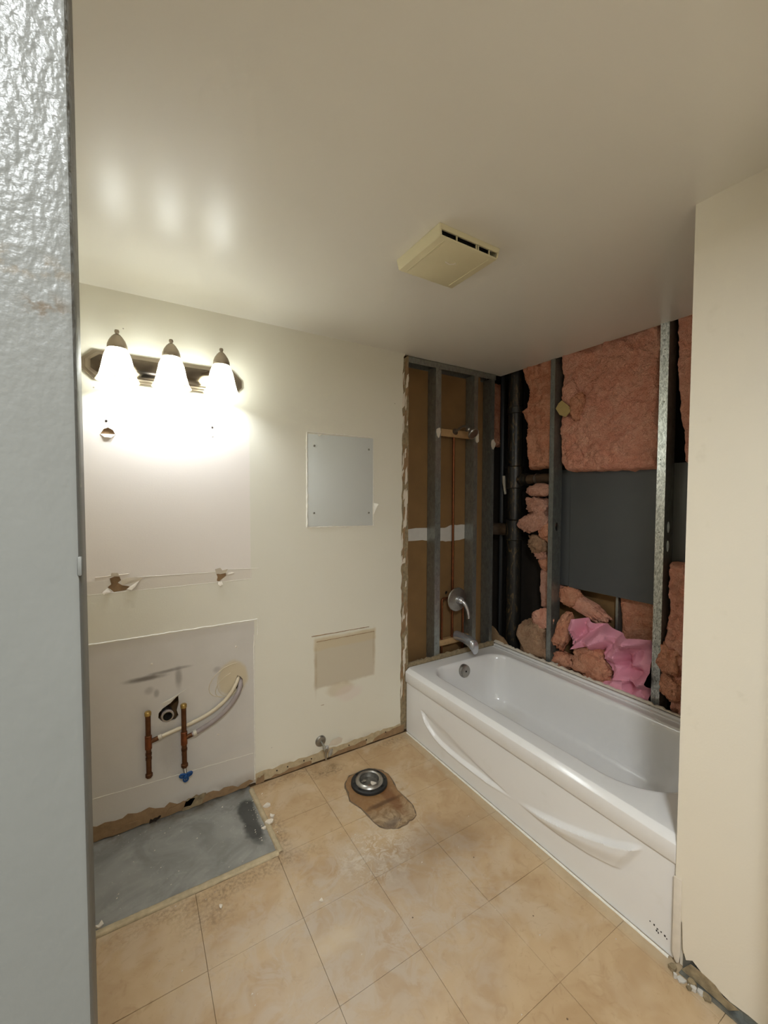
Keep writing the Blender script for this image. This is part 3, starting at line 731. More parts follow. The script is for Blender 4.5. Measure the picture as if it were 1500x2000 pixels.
# shower riser with valve body pipes
rs = empty('shower_riser', (.440, .060, .53), 'copper pipes feeding the shower valve between the studs', 'pipe')
k = [MB().tube([(.440, .060, .83), (.440, .060, 1.985)], .0085, 14).build('riser_pipe', 'copper', smooth=40),
     MB().tube([(.440, .060, .53), (.440, .060, .80)], .0085, 14).build('spout_pipe', 'copper', smooth=40),
     MB().tube([(.40, .058, .818), (.355, .060, .818), (.346, .060, .812), (.343, .060, .80), (.343, .060, .30)], .008, 12).build('feed_pipe', 'copper', smooth=40),
     MB().tube([(.48, .058, .818), (.53, .060, .818), (.538, .060, .812), (.541, .060, .80), (.541, .060, .30)], .008, 12).build('feed_pipe', 'copper', smooth=40),
     MB().lathe([(.0, 0), (.026, 0), (.026, .045), (.016, .05), (.016, .07), (0, .07)], (.440, .075, .818), (0, -1, 0), 18).build('valve_body', 'brass', smooth=35)]
adopt(rs, *k)
# shower head
sh = empty('shower_fixture', (.440, .05, 1.99), 'tarnished chrome shower head on a bent arm', 'shower head')
arm = [(.440, .058, 1.992), (.440, .02, 2.004), (.440, -.03, 2.020), (.440, -.062, 2.014), (.441, -.085, 1.996)]
def smoothpath(P, n=6):
    P = [Vector(p) for p in P]; out = []
    for i in range(len(P)-1):
        p0, p1, p2, p3 = P[max(0, i-1)], P[i], P[i+1], P[min(len(P)-1, i+2)]
        for k in range(n):
            t = k/n; out.append(.5*((2*p1)+(p2-p0)*t+(2*p0-5*p1+4*p2-p3)*t*t+(3*p1-p0-3*p2+p3)*t**3))
    out.append(P[-1]); return out
dsh = Vector((.06, -.78, -.62)).normalized()
adopt(sh, MB().tube(smoothpath(arm), .0085, 14).build('arm', 'dull_chrome', smooth=40),
      MB().lathe([(.0, 0), (.020, .0), (.024, .005), (.010, .012), (0, .012)], (.440, .050, 1.995), (0, -1, .2), 20).build('escutcheon', 'iron_brown', smooth=40),
      MB().lathe([(0, -.012), (.011, -.012), (.015, -.004), (.015, .010), (.010, .016), (.012, .022), (.026, .036), (.038, .050), (.041, .062), (.038, .067), (.034, .064), (0, .064)], (.441, -.085, 1.996), dsh, 28).build('head', 'dull_chrome', smooth=32),
      MB().lathe([(0, 0), (.031, 0), (.031, .002), (0, .003)], Vector((.441, -.085, 1.996))+dsh*.0635, dsh, 24).build('spray_face', 'nickel', smooth=30))
# valve trim and spout
vt = empty('shower_valve', (.425, -.01, .818), 'round chrome mixer plate with a lever handle', 'faucet')
lv = smoothpath([(.425, -.05, .818), (.436, -.072, .800), (.447, -.086, .765), (.452, -.094, .725), (.452, -.097, .70)])
adopt(vt, MB().lathe([(.0, .0), (.082, .0), (.084, .004), (.080, .010), (.060, .016), (.036, .018), (.030, .022), (.0, .022)], (.425, -.002, .818), (0, -1, 0), 36).build('plate', 'dull_chrome', smooth=30),
      MB().lathe([(.026, .0), (.026, .020), (.022, .034), (.014, .044), (0, .048)], (.425, -.022, .818), (0, -1, 0), 24).build('hub', 'chrome', smooth=40),
      MB().tube(lv, [.016-.010*i/(len(lv)-1) for i in range(len(lv))], 12).build('lever', 'chrome', smooth=50))
sp = empty('tub_spout', (.452, .03, .53), 'chrome tub spout hanging over the rim', 'spout')
def spout():
    mb = MB(); vs = []; n = 20; secs = [(.03, .552, .030, .030), (.0, .552, .030, .030), (-.05, .552, .031, .030), (-.10, .547, .032, .032), (-.135, .538, .032, .037), (-.156, .526, .031, .043), (-.166, .514, .027, .040), (-.170, .509, .014, .024)]
    for y, z, rx, rz in secs:
        for k in range(n):
            a = 2*math.pi*k/n; vs.append((.452+rx*math.copysign(abs(math.cos(a))**.8, math.cos(a)), y, z+rz*math.copysign(abs(math.sin(a))**.8, math.sin(a))))
    fs = [(i*n+k, i*n+(k+1) % n, (i+1)*n+(k+1) % n, (i+1)*n+k) for i in range(len(secs)-1) for k in range(n)]+[tuple(range(n)), tuple(range((len(secs)-1)*n, len(secs)*n))]
    return mb.add(vs, fs).build('body', 'chrome', smooth=45)
adopt(sp, spout(), MB().lathe([(.017, 0), (.017, .016), (.013, .018), (0, .018)], (.452, -.140, .512), (0, 0, -1), 18).build('nozzle', 'chrome', smooth=40), MB().tube([(.452, .06, .545), (.452, .02, .545)], .011, 12).build('nipple', 'copper', smooth=40))

# ---- black vent stack in the corner
vs_ = empty('vent_stack', (.955, -.045, 0), 'black soil stack rising in the open corner', 'pipe')
k = [MB().tube([(.955, -.045, 0), (.955, -.045, 2.53)], .054, 28).build('pipe', 'abs_black', smooth=40),
     MB().lathe([(.054, 0), (.060, .004), (.060, .05), (.054, .054)], (.955, -.045, 2.155), (0, 0, 1), 28).build('coupling', 'abs_black', smooth=35),
     MB().lathe([(.054, 0), (.066, .006), (.066, .16), (.054, .17)], (.955, -.045, 1.60), (0, 0, 1), 28).build('tee', 'abs_black', smooth=35),
     MB().tube([(.955, -.08, 1.665), (.955, -.17, 1.665)], .046, 20).build('tee_branch', 'abs_black', smooth=40),
     MB().tube([(.955, -.16, 1.665), (.955, -.40, 1.668)], .034, 18).build('branch_pipe', 'iron_brown', smooth=40),
     MB().tube([(.955, -.24, 1.666), (.955, -.255, 1.666)], .040, 18).build('clamp', 'dull_chrome', smooth=40),
     MB().tube([(.955, -.045, 1.29), (.955, .26, 1.28)], .046, 18).build('branch_pipe', 'iron_brown', smooth=40),
     MB().lathe([(.054, 0), (.064, .006), (.064, .15), (.054, .16)], (.955, -.045, 1.21), (0, 0, 1), 28).build('tee', 'abs_black', smooth=35)]
adopt(vs_, *k)
MB().tube([(.937, .05, 1.70), (.942, .052, 1.66), (.962, .055, 1.56)], [.013, .014, .009], 14).build('pipe_stub', 'pvc_white', smooth=40, label='short cream stick leaning beside the black stack', cat='stick')
MB().tube([(1.02, .14, .3), (1.02, .14, 2.5)], .022, 14).build('thin_pipe', 'abs_black', smooth=40, label='thin dark pipe far back in the corner chase', cat='pipe')

# ================================================================== INSULATED WALL
def stud_x(y, wd, z0, z1, label, mat, x0=.856, depth=.09):
    """C stud in the side wall: flange faces the room, web faces the viewer"""
    r = empty('metal_stud', (x0, y, z0), label, 'stud', 'steel studs'); t = .0014
    def holes(zs):
        out = []
        for zc in zs:
            out.append([(x0+.045+.014*math.cos(a)*1.0, zc+.03*math.sin(a)) for a in [i*math.pi/7 for i in range(14)]])
        return out
    a = MB().box(x0, x0+t, y, y+wd, z0, z1).build('flange', mat)
    b = MB().prism('y', [(x0+t, z0), (x0+depth, z0), (x0+depth, z1), (x0+t, z1)], y, y+t, holes([1.34] if y > -.8 else [1.28, 1.38])).build('web', 'galv')
    c = MB().box(x0+depth-t, x0+depth, y, y+wd, z0, z1).build('flange', 'galv')
    kids = [a, b, c]; q = random.Random(int(-y*1000))
    for k in range(8):
        kids.append(MB().lathe([(0, .003), (.003, .0025), (.0035, 0), (0, 0)], (x0, y+wd*(.3+.4*q.random()), z0+.15+(z1-z0-.2)*(k+q.random()*.6)/8), (-1, 0, 0), 8).build('screw', 'screw'))
    adopt(r, *kids)
stud_x(-.449, .034, .30, 2.53, 'steel stud left of the grey panel in the pink wall', 'galv')
stud_x(-1.118, .042, .30, 2.53, 'bright spangled steel stud right of the grey panel', 'galv_spangle')

def pdist(p, poly):
    """signed distance (inside positive) and the nearest boundary point"""
    x, y = p; best = 1e9; bp = p; ins = False; n = len(poly)
    for i in range(n):
        x1, y1 = poly[i]; x2, y2 = poly[(i+1) % n]
        if (y1 > y) != (y2 > y) and x < (x2-x1)*(y-y1)/(y2-y1)+x1: ins = not ins
        dx, dy = x2-x1, y2-y1; t = max(0, min(1, ((x-x1)*dx+(y-y1)*dy)/(dx*dx+dy*dy+1e-12))); q = (x1+t*dx, y1+t*dy); d = math.hypot(x-q[0], y-q[1])
        if d < best: best, bp = d, q
    return (best if ins else -best), bp
def batt(name, poly, x0, thick, mat, label, step=.009, edge=.03, amp=.012, seed=0, axis='x', group='pink insulation', back=None):
    """fibre batt: bulging lumpy front over a polygon in the wall plane, with sides and back"""
    us = [p[0] for p in poly]; vs2 = [p[1] for p in poly]
    # ragged outline
    P = []
    for i in range(len(poly)):
        a, b = Vector(poly[i]), Vector(poly[(i+1) % len(poly)]); n = max(1, int((b-a).length/.02))
        for k in range(n):
            q = a+(b-a)*k/n; P.append((q.x+.006*fr((q.x*30, q.y*30, seed)), q.y+.006*fr((q.x*30, q.y*30, seed+3))))
    u0, u1, v0, v1 = min(us)-.012, max(us)+.012, min(vs2)-.012, max(vs2)+.012
    nu, nv = int((u1-u0)/step)+1, int((v1-v0)/step)+1; idx = {}; V = []; F = []; D = {}
    for i in range(nu+1):
        for k in range(nv+1): D[i, k] = pdist((u0+i*step, v0+k*step), P)
    bk = x0+(back if back else thick)
    def vert(i, k):
        if (i, k) in idx: return idx[i, k]
        u, v = u0+i*step, v0+k*step; d, q = D[i, k]
        if d < 0: u, v = q; d = 0
        t = min(1, d/edge); h = math.sqrt(max(0, 1-(1-t)**2))
        nz = amp*(1.5*fr((u*8, v*8, seed), 3)+1.3*abs(fr((u*15+5, v*11, seed+2), 3))-1.0*abs(fr((u*30, v*26, seed+4), 3))+.5*fr((u*75, v*75, seed+6), 2))
        x = x0-thick*.35*h+thick*.5*(1-h)-nz*(.25+.75*h)
        idx[i, k] = len(V); V.append((x, u, v)); return idx[i, k]
    edges = {}
    for i in range(nu):
        for k in range(nv):
            cs = [(i, k), (i+1, k), (i+1, k+1), (i, k+1)]
            if max(D[c][0] for c in cs) <= 0: continue
            f = tuple(vert(*c) for c in cs); F.append(f)
            for a, b in zip(f, f[1:]+f[:1]):
                if (b, a) in edges: del edges[b, a]
                else: edges[a, b] = 1
    bi = {}
    def bv(a):
        if a not in bi: bi[a] = len(V); V.append((bk, V[a][1], V[a][2]))
        return bi[a]
    for a, b in list(edges): F.append((b, a, bv(a), bv(b)))
    if axis == 'y': V = [(p[1], p[0], p[2]) for p in V]
    return MB().add(V, F).build(name, mat, smooth=75, label=label, cat='insulation', group=group)
I1 = [(-.148, 2.53), (-.177, 2.36), (-.209, 2.281), (-.198, 2.176), (-.135, 2.158), (-.159, 2.117), (-.187, 2.058), (-.199, 1.904), (-.206, 1.729), (-.30, 1.736), (-.43, 1.741), (-.43, 2.53)]
I2 = [(-.462, 2.404), (-.485, 2.53), (-1.075, 2.53), (-1.075, 1.687), (-.941, 1.694), (-.919, 1.684), (-.89, 1.693), (-.70, 1.694), (-.519, 1.703), (-.473, 1.759), (-.458, 2.011), (-.479, 2.207)]
I3 = [(-1.132, 2.53), (-1.40, 2.53), (-1.40, 1.711), (-1.182, 1.712), (-1.178, 1.83), (-1.155, 1.965), (-1.140, 2.153), (-1.135, 2.288)]
I4 = [(-1.130, 1.198), (-1.30, 1.209), (-1.30, .409), (-1.161, .408), (-1.159, .604), (-1.128, .632), (-1.137, .731), (-1.116, .793), (-1.140, .95)]
batt('insulation_batt', I1, .905, .07, 'ins_orange', 'narrow ragged pink batt between black stack and left stud', seed=1, amp=.016)
batt('insulation_batt', I2, .905, .08, 'ins', 'large pink insulation batt above the grey panel', seed=2, amp=.017)
batt('insulation_batt', I3, .905, .08, 'ins', 'pink batt at the top right behind the bright stud', seed=3, amp=.014)
batt('insulation_batt', I4, .885, .08, 'ins', 'shredded pink batt at the lower right beside the bright stud', seed=4, amp=.02)
batt('insulation_batt', [(-.80, .96), (-.818, .72), (-.82, .55), (-1.10, .55), (-1.10, .96)], 1.03, .05, 'ins_orange', 'flat orange batt deep below the grey panel', seed=5, amp=.006)
I8 = [(.90, 2.45), (1.09, 2.45), (1.09, 1.95), (1.0, 1.945), (.90, 1.955), (.88, 2.2)]
batt('insulation_batt', I8, .20, .06, 'ins_orange', 'dark brown batt deep in the corner left of the stack', seed=6, amp=.012, axis='y')
def chunk(c, r, mat, label, seed, amp=.28, rot=0, sub=4, group='loose insulation clumps', sharp=.5):
    bm = bmesh.new(); bmesh.ops.create_icosphere(bm, subdivisions=sub, radius=1.0)
    for v in bm.verts:
        n = v.co.normalized(); k = 1+amp*fr(n*1.4+Vector((seed, 0, 0)), 3)+amp*.55*abs(fr(n*3.1+Vector((0, seed, 0)), 3))+amp*sharp*1.1*abs(fr(n*3.6+Vector((0, 0, seed)), 2))+amp*.30*abs(fr(n*8+Vector((seed, 0, seed)), 2))+amp*.16*fr(n*13+Vector((seed, seed, 0)), 2)
        q = Vector((math.copysign(abs(n.x)**.8, n.x), math.copysign(abs(n.y)**.8, n.y), math.copysign(abs(n.z)**.8, n.z)))
        v.co = q*(k*.9)
    vs = []
    cr, sr = math.cos(rot), math.sin(rot)
    for v in bm.verts:
        y, z = v.co.y*r[1], v.co.z*r[2]; vs.append((c[0]+v.co.x*r[0], c[1]+y*cr-z*sr, c[2]+y*sr+z*cr))
    fs = [tuple(q.index for q in f.verts) for f in bm.faces]; bm.free()
    return MB().add(vs, fs).build('insulation_clump', mat, smooth=80, label=label, cat='insulation', group=group)
chunk((.905, -.31, 1.585), (.04, .10, .045), 'ins_dull', 'boxy pink clump just under the cross pipe', 1, .22)
chunk((.90, -.30, 1.475), (.045, .095, .06), 'ins_dull', 'cracked dusty clump, second below the cross pipe', 2, .4, .15)
chunk((.885, -.285, 1.365), (.05, .115, .065), 'ins_dull', 'pointed pink clump beside the middle of the stack', 3, .35, -.35)
chunk((.905, -.37, 1.33), (.04, .06, .09), 'ins_orange', 'orange clump tucked behind the left stud', 4, .3)
chunk((.92, -.285, 1.21), (.035, .07, .05), 'ins_tan', 'brown curl hanging under the pointed pink clump', 5, .5, .2)
chunk((.93, -.30, 1.135), (.03, .045, .03), 'ins_dull', 'small pale tuft hanging beside the stack', 6, .5)
chunk((.94, -.335, 1.08), (.02, .05, .045), 'ins_orange', 'thin orange shred beside the left stud', 7, .3, -.5)
batt('insulation_batt', [(-.29, 1.03), (-.40, 1.03), (-.40, .76), (-.30, .76), (-.285, .9)], .945, .03, 'ins_dull', 'narrow dull strip of batt low beside the left stud', seed=8, amp=.01)
chunk((.895, -.36, .70), (.04, .085, .065), 'ins', 'pink wedge low behind the left stud', 9, .3, -.6)
chunk((.90, -.285, .52), (.06, .125, .15), 'ins_tan', 'big dusty brown clump at the foot of the stack', 10, .3, -.15)
chunk((.93, -.40, .43), (.05, .07, .06), 'ins_tan', 'brown crumb of insulation at the foot of the left stud', 11, .4)
chunk((.90, -.515, .66), (.05, .045, .13), 'ins_orange', 'upright orange roll right of the left stud', 12, .28, .25)
chunk((.89, -.72, .51), (.06, .115, .10), 'ins_orange', 'rounded orange clump at the tub edge under the paper', 13, .35, -.2)
chunk((.89, -.53, .47), (.05, .075, .05), 'ins_orange', 'small torn orange clump on the tub edge', 14, .4)
chunk((.90, -.82, .435), (.045, .08, .04), 'ins_orange', 'low orange clump below the crumpled paper', 15, .3)
chunk((.98, -.60, .83), (.04, .19, .055), 'ins', 'long pink strip slanting below the grey panel', 16, .3, .38)
chunk((.96, -.52, .88), (.035, .075, .065), 'ins_orange', 'orange lump at the left end below the panel', 17, .3)
chunk((.89, -.49, .45), (.03, .035, .04), 'paper_white', 'pale torn scrap of facing by the left stud', 18, .5, .3, 3)
chunk((.872, -1.16, .69), (.03, .05, .07), 'ins_orange', 'orange tuft sticking out low on the right batt', 19, .5)
chunk((.872, -1.165, .55), (.03, .05, .06), 'ins_orange', 'lower orange tuft on the right batt', 20, .5)
# bulges and torn tab on the large batt
chunk((.870, -.605, 2.10), (.035, .045, .075), 'ins_orange', 'curled orange flap beside the tan foam tab', 21, .3, .25)
chunk((.885, -.545, 2.20), (.03, .06, .09), 'ins', 'soft pink bulge above the tan foam tab', 22, .25)
chunk((.885, -.58, 1.80), (.03, .06, .045), 'ins', 'pink lump near the lower left of the large batt', 23, .3)
MB().prism('x', [(-.462, 2.112), (-.482, 2.142), (-.506, 2.156), (-.572, 2.096), (-.566, 2.072), (-.532, 2.048), (-.492, 2.066)], .848, .856).build('foam_tab', 'foam_tab', bevel=.0008, label='small tan diamond of torn facing on the pink batt', cat='scrap')

# grey steel panel between the studs
gp = empty('duct_panel', (.95, -.8, .94), 'flat dark grey sheet metal panel between the studs', 'panel')
adopt(gp, MB().box(.946, .952, -1.45, -.515, .942, 1.72).build('sheet', 'grey_steel', bevel=.0015),
      MB().box(.952, .98, -.520, -.515, .942, 1.72).build('left_return', 'grey_steel'),
      MB().box(.952, .98, -1.45, -.515, .942, .946).build('bottom_return', 'grey_steel'),
      MB().box(.975, .980, -.53, -.40, .942, 1.72).build('back_sheet', 'grey_steel'))
# tan board and stud low behind the panel
MB().box(1.065, 1.075, -.83, -.30, .35, 1.0).build('board_sheet', 'kraft', label='plain tan wallboard showing below the grey panel', cat='wallboard')
MB().box(1.015, 1.07, -.803, -.788, .35, .99).build('steel_strip', 'galv', label='short steel strip between tan board and orange batt', cat='stud')

# crumpled pink paper
def crumple():
    """sheet of paper folded along random crease lines: piecewise flat, with sharp valleys and ridges"""
    poly = [(-.574, .698), (-.601, .765), (-.677, .785), (-.721, .760), (-.786, .770), (-.848, .762), (-.964, .756), (-1.018, .766), (-1.066, .768), (-1.070, .458), (-1.066, .415), (-.986, .405), (-.86, .425), (-.809, .43), (-.824, .457), (-.853, .53), (-.806, .56), (-.724, .621), (-.657, .605), (-.587, .591)]
    r = random.Random(31); creases = []
    for k in range(30):                     # crease = line with a kink angle; most run down to the right
        a = math.radians(r.gauss(-52, 30) if k % 3 else r.uniform(0, 180)); cu, cv = r.uniform(-1.07, -.58), r.uniform(.41, .78)
        creases.append((cu, cv, math.cos(a+math.pi/2), math.sin(a+math.pi/2), r.choice((-1, 1))*r.uniform(.3, .9), r.uniform(.06, .22), math.cos(a), math.sin(a)))
    def height(u, v):
        h = 0
        for cu, cv, nx, ny, s_, L, tx, ty in creases:
            d = abs((u-cu)*nx+(v-cv)*ny); e = abs((u-cu)*tx+(v-cv)*ty)
            h += s_*max(0, .045-d)*max(0, 1-e/L)
        return h
    st = .0085; V = []; F = []; idx = {}
    u0, u1, v0, v1 = -1.08, -.565, .395, .795; nu, nv = int((u1-u0)/st)+1, int((v1-v0)/st)+1
    dd = {(i, k): pdist((u0+i*st, v0+k*st), poly) for i in range(nu+1) for k in range(nv+1)}
    def vert(i, k):
        if (i, k) in idx: return idx[i, k]
        d, q = dd[i, k]; u, v = u0+i*st, v0+k*st
        if d < 0: (u, v), d = q, 0
        s_ = u*.62+v*.78+.03*fr((u*5, v*5, 2)); fold = .050*abs(((s_*8.2) % 2)-1)
        x = .892-fold-2.6*height(u, v)-.030*min(1, d/.035)-.020*(1-(v-.4)/.38)
        if v < .50: x = max(x, .829)
        idx[i, k] = len(V); V.append((x, u, v)); return idx[i, k]
    for i in range(nu):
        for k in range(nv):
            cs = [(i, k), (i+1, k), (i+1, k+1), (i, k+1)]
            if max(dd[c][0] for c in cs) <= 0: continue
            F.append(tuple(vert(*q) for q in cs))
    n = len(V); edges = {}
    for f in F:
        for a, b in zip(f, f[1:]+f[:1]):
            if (b, a) in edges: del edges[b, a]
            else: edges[a, b] = 1
    al = V+[(x+.0012, y, z) for x, y, z in V]; af = F+[tuple(i+n for i in reversed(f)) for f in F]+[(b, a, a+n, b+n) for a, b in edges]
    return MB().add(al, af).build('sheet', 'pink_paper', smooth=16)
pp = empty('crumpled_paper', (.87, -.83, .41), 'crumpled pink insulation facing paper above the tub edge', 'paper')
kids = [crumple()]
for k in range(6):
    y = -.590-.011*k; z = .672-.012*k
    kids.append(MB().prism('x', [(y, z), (y-.004, z+.016), (y-.007, z+.015), (y-.004, z-.001)], .8415, .8430).build('print_mark', 'grey_steel'))
adopt(pp, *kids)

# ================================================================== VANITY LIGHT
vl = empty('vanity_light', (-1.355, 0, 2.105), 'three-lamp brushed nickel vanity light with glass bells', 'light fixture')
def octo(x0, x1, z0, z1, c): return [(x0+c, z0), (x1-c, z0), (x1, (z0+z1)/2-.018), (x1, (z0+z1)/2+.018), (x1-c, z1), (x0+c, z1), (x0, (z0+z1)/2+.018), (x0, (z0+z1)/2-.018)]
kids = [MB().prism('y', octo(-1.690, -1.026, 2.040, 2.168, .048), -.014, -.0003).build('backplate', 'nickel', bevel=.004, seg=3),
        MB().prism('y', octo(-1.672, -1.044, 2.050, 2.158, .040), -.022, -.012).build('backplate_step', 'nickel', bevel=.004, seg=3),
        MB().prism('y', octo(-1.652, -1.064, 2.061, 2.147, .033), -.029, -.020).build('backplate_centre', 'nickel_dark', bevel=.004, seg=3)]
adopt(vl, *kids)
for X in (-1.553, -1.352, -1.143):
    Y = -.122
    armp = smoothpath([(X, -.024, 2.110), (X, -.06, 2.112), (X, -.10, 2.150), (X, Y, 2.185)])
    a = MB().tube(armp, .008, 12).build('arm', 'nickel', smooth=40)
    cap = MB().lathe([(.036, -.006), (.0375, .0), (.036, .012), (.030, .028), (.020, .044), (.011, .054), (.0, .056)], (X, Y, 2.156), (0, 0, 1), 28).build('cap', 'nickel', smooth=50)
    fin = MB().lathe([(.0, -.004), (.006, 0), (.005, .004), (.0085, .010), (.0095, .015), (.0075, .021), (.0, .024)], (X, Y, 2.208), (0, 0, 1), 18).build('finial', 'nickel', smooth=50)
    prof_o = [(.034, .136), (.041, .122), (.050, .098), (.056, .070), (.062, .042), (.069, .018), (.077, .004), (.079, 0)]
    shd = MB().lathe(prof_o, (X, Y, 2.019), (0, 0, 1), 40)
    shd.f = [f for f in shd.f if len(f) == 4]
    sh_o = shd.build('shade', 'shade', smooth=60, recalc=False)
    rimo = MB().tube([(X+.079*math.cos(i*math.pi/20), Y+.079*math.sin(i*math.pi/20), 2.019) for i in range(41)], .0016, 6, False).build('rim', 'shade', smooth=60)
    bl = MB().lathe([(.0, -.030), (.014, -.027), (.024, -.018), (.029, -.004), (.029, .010), (.022, .030), (.014, .046), (.013, .060), (0, .060)], (X, Y, 2.075), (0, 0, 1), 24).build('bulb', 'bulb', smooth=50)
    sk = MB().lathe([(.017, 0), (.017, .03), (.0, .03)], (X, Y, 2.132), (0, 0, 1), 18).build('socket', 'pvc_white', smooth=40)
    adopt(vl, a, cap, fin, sh_o, bl, sk); adopt(sh_o, rimo)

# ================================================================== EXHAUST FAN
ef = empty('exhaust_fan', (-.495, -.972, H), 'square cream exhaust fan grille on the ceiling', 'exhaust fan')
X0, X1, Y0, Y1, ZB = -.632, -.360, -1.100, -.842, 2.402
fan = []
zt = 2.4395
fan.append(MB().prism('z', [(X0+.004, Y0+.006), (X1-.004, Y0+.006), (X1-.004, Y1-.004), (X0+.004, Y1-.004)], ZB-.001, ZB+.007).build('cover_panel', 'fan_plastic', bevel=.003))
def slab4(b, t, z0, z1):        # tapered wall from 4 bottom xy to 4 top xy
    return MB().add([(x, y, z0) for x, y in b]+[(x, y, z1) for x, y in t], [(0, 3, 2, 1), (4, 5, 6, 7), (0, 1, 5, 4), (1, 2, 6, 5), (2, 3, 7, 6), (3, 0, 4, 7)])
fan.append(slab4([(X0+.004, Y0+.004), (X0+.010, Y0+.004), (X0+.010, Y1-.004), (X0+.004, Y1-.004)], [(X0-.003, Y0), (X0+.004, Y0), (X0+.004, Y1), (X0-.003, Y1)], ZB+.003, zt).build('side_wall', 'fan_plastic'))
fan.append(slab4([(X1-.010, Y0+.004), (X1-.004, Y0+.004), (X1-.004, Y1-.004), (X1-.010, Y1-.004)], [(X1-.004, Y0), (X1+.003, Y0), (X1+.003, Y1), (X1-.004, Y1)], ZB+.003, zt).build('side_wall', 'fan_plastic'))
for ya, yb in ((Y0, Y0+.005), (Y1-.005, Y1)):
    fan.append(MB().box(X0+.002, X1-.002, ya, yb, ZB+.020, zt).build('vent_lintel', 'fan_plastic'))
    for xr in (.27, .60, .635, .83):
        xx = X0+(X1-X0)*xr; fan.append(MB().box(xx, xx+.004, ya+.004, yb+.004, ZB+.004, ZB+.022).build('vent_rib', 'fan_plastic'))
fan.append(MB().box(X0+.012, X1-.012, Y0+.03, Y1-.03, ZB+.008, zt).build('motor_box', 'fan_dark'))
fan.append(MB().box(X0+.030, X0+.034, Y0+.02, Y1-.02, ZB-.0022, ZB).build('moulded_line', 'fan_plastic'))
fan.append(MB().box(X1-.034, X1-.030, Y0+.02, Y1-.02, ZB-.0022, ZB).build('moulded_line', 'fan_plastic'))
fan.append(MB().tube([(-.515, -.985, ZB-.001), (-.495, -.983, ZB-.003), (-.480, -.990, ZB-.002), (-.478, -1.0, ZB-.002)], .0022, 8).build('latch_mark', 'paper_white', smooth=50))
adopt(ef, *fan)

# ================================================================== WALL ITEMS
ap = empty('cover_panel', (-.463, 0, 1.626), 'blank pale grey panel screwed over the medicine cabinet hole', 'panel')
kids = [MB().prism('y', [(-.672, 1.886), (-.255, 1.890), (-.257, 1.363), (-.674, 1.371)], -.0035, .0).build('panel', 'panel_paint', bevel=.0006)]
for x, z in [(-.635, 1.822), (-.285, 1.822), (-.638, 1.445), (-.285, 1.440)]:
    kids.append(MB().lathe([(.0, .0035), (.004, .003), (.006, .001), (.006, .0), (0, 0)], (x, -.0035, z), (0, -1, 0), 14).build('screw', 'screw', smooth=40))
adopt(ap, *kids)
beads = []
def panel_bead(p, q, wd, ht, seed):
    b = wall_bead(p, q, wd, ht, 'caulk', seed, 'paint_edge', .6); b.parent = None; beads.append(b)
panel_bead((-.677, 1.895), (-.252, 1.896), .009, .0045, 31); panel_bead((-.252, 1.896), (-.252, 1.362), .007, .0045, 32)
panel_bead((-.252, 1.360), (-.678, 1.366), .008, .0045, 33); panel_bead((-.678, 1.366), (-.677, 1.895), .009, .006, 34)
f1 = flap([(-.252, 1.50), (-.253, 1.42), (-.238, 1.46), (-.226, 1.492), (-.234, 1.497)], .8, mat='caulk'); f1.parent = None
f2 = flap([(-.618, 1.893), (-.585, 1.893), (-.600, 1.880), (-.612, 1.876)], .6, mat='caulk'); f2.parent = None
adopt(ap, *beads, f1, f2)

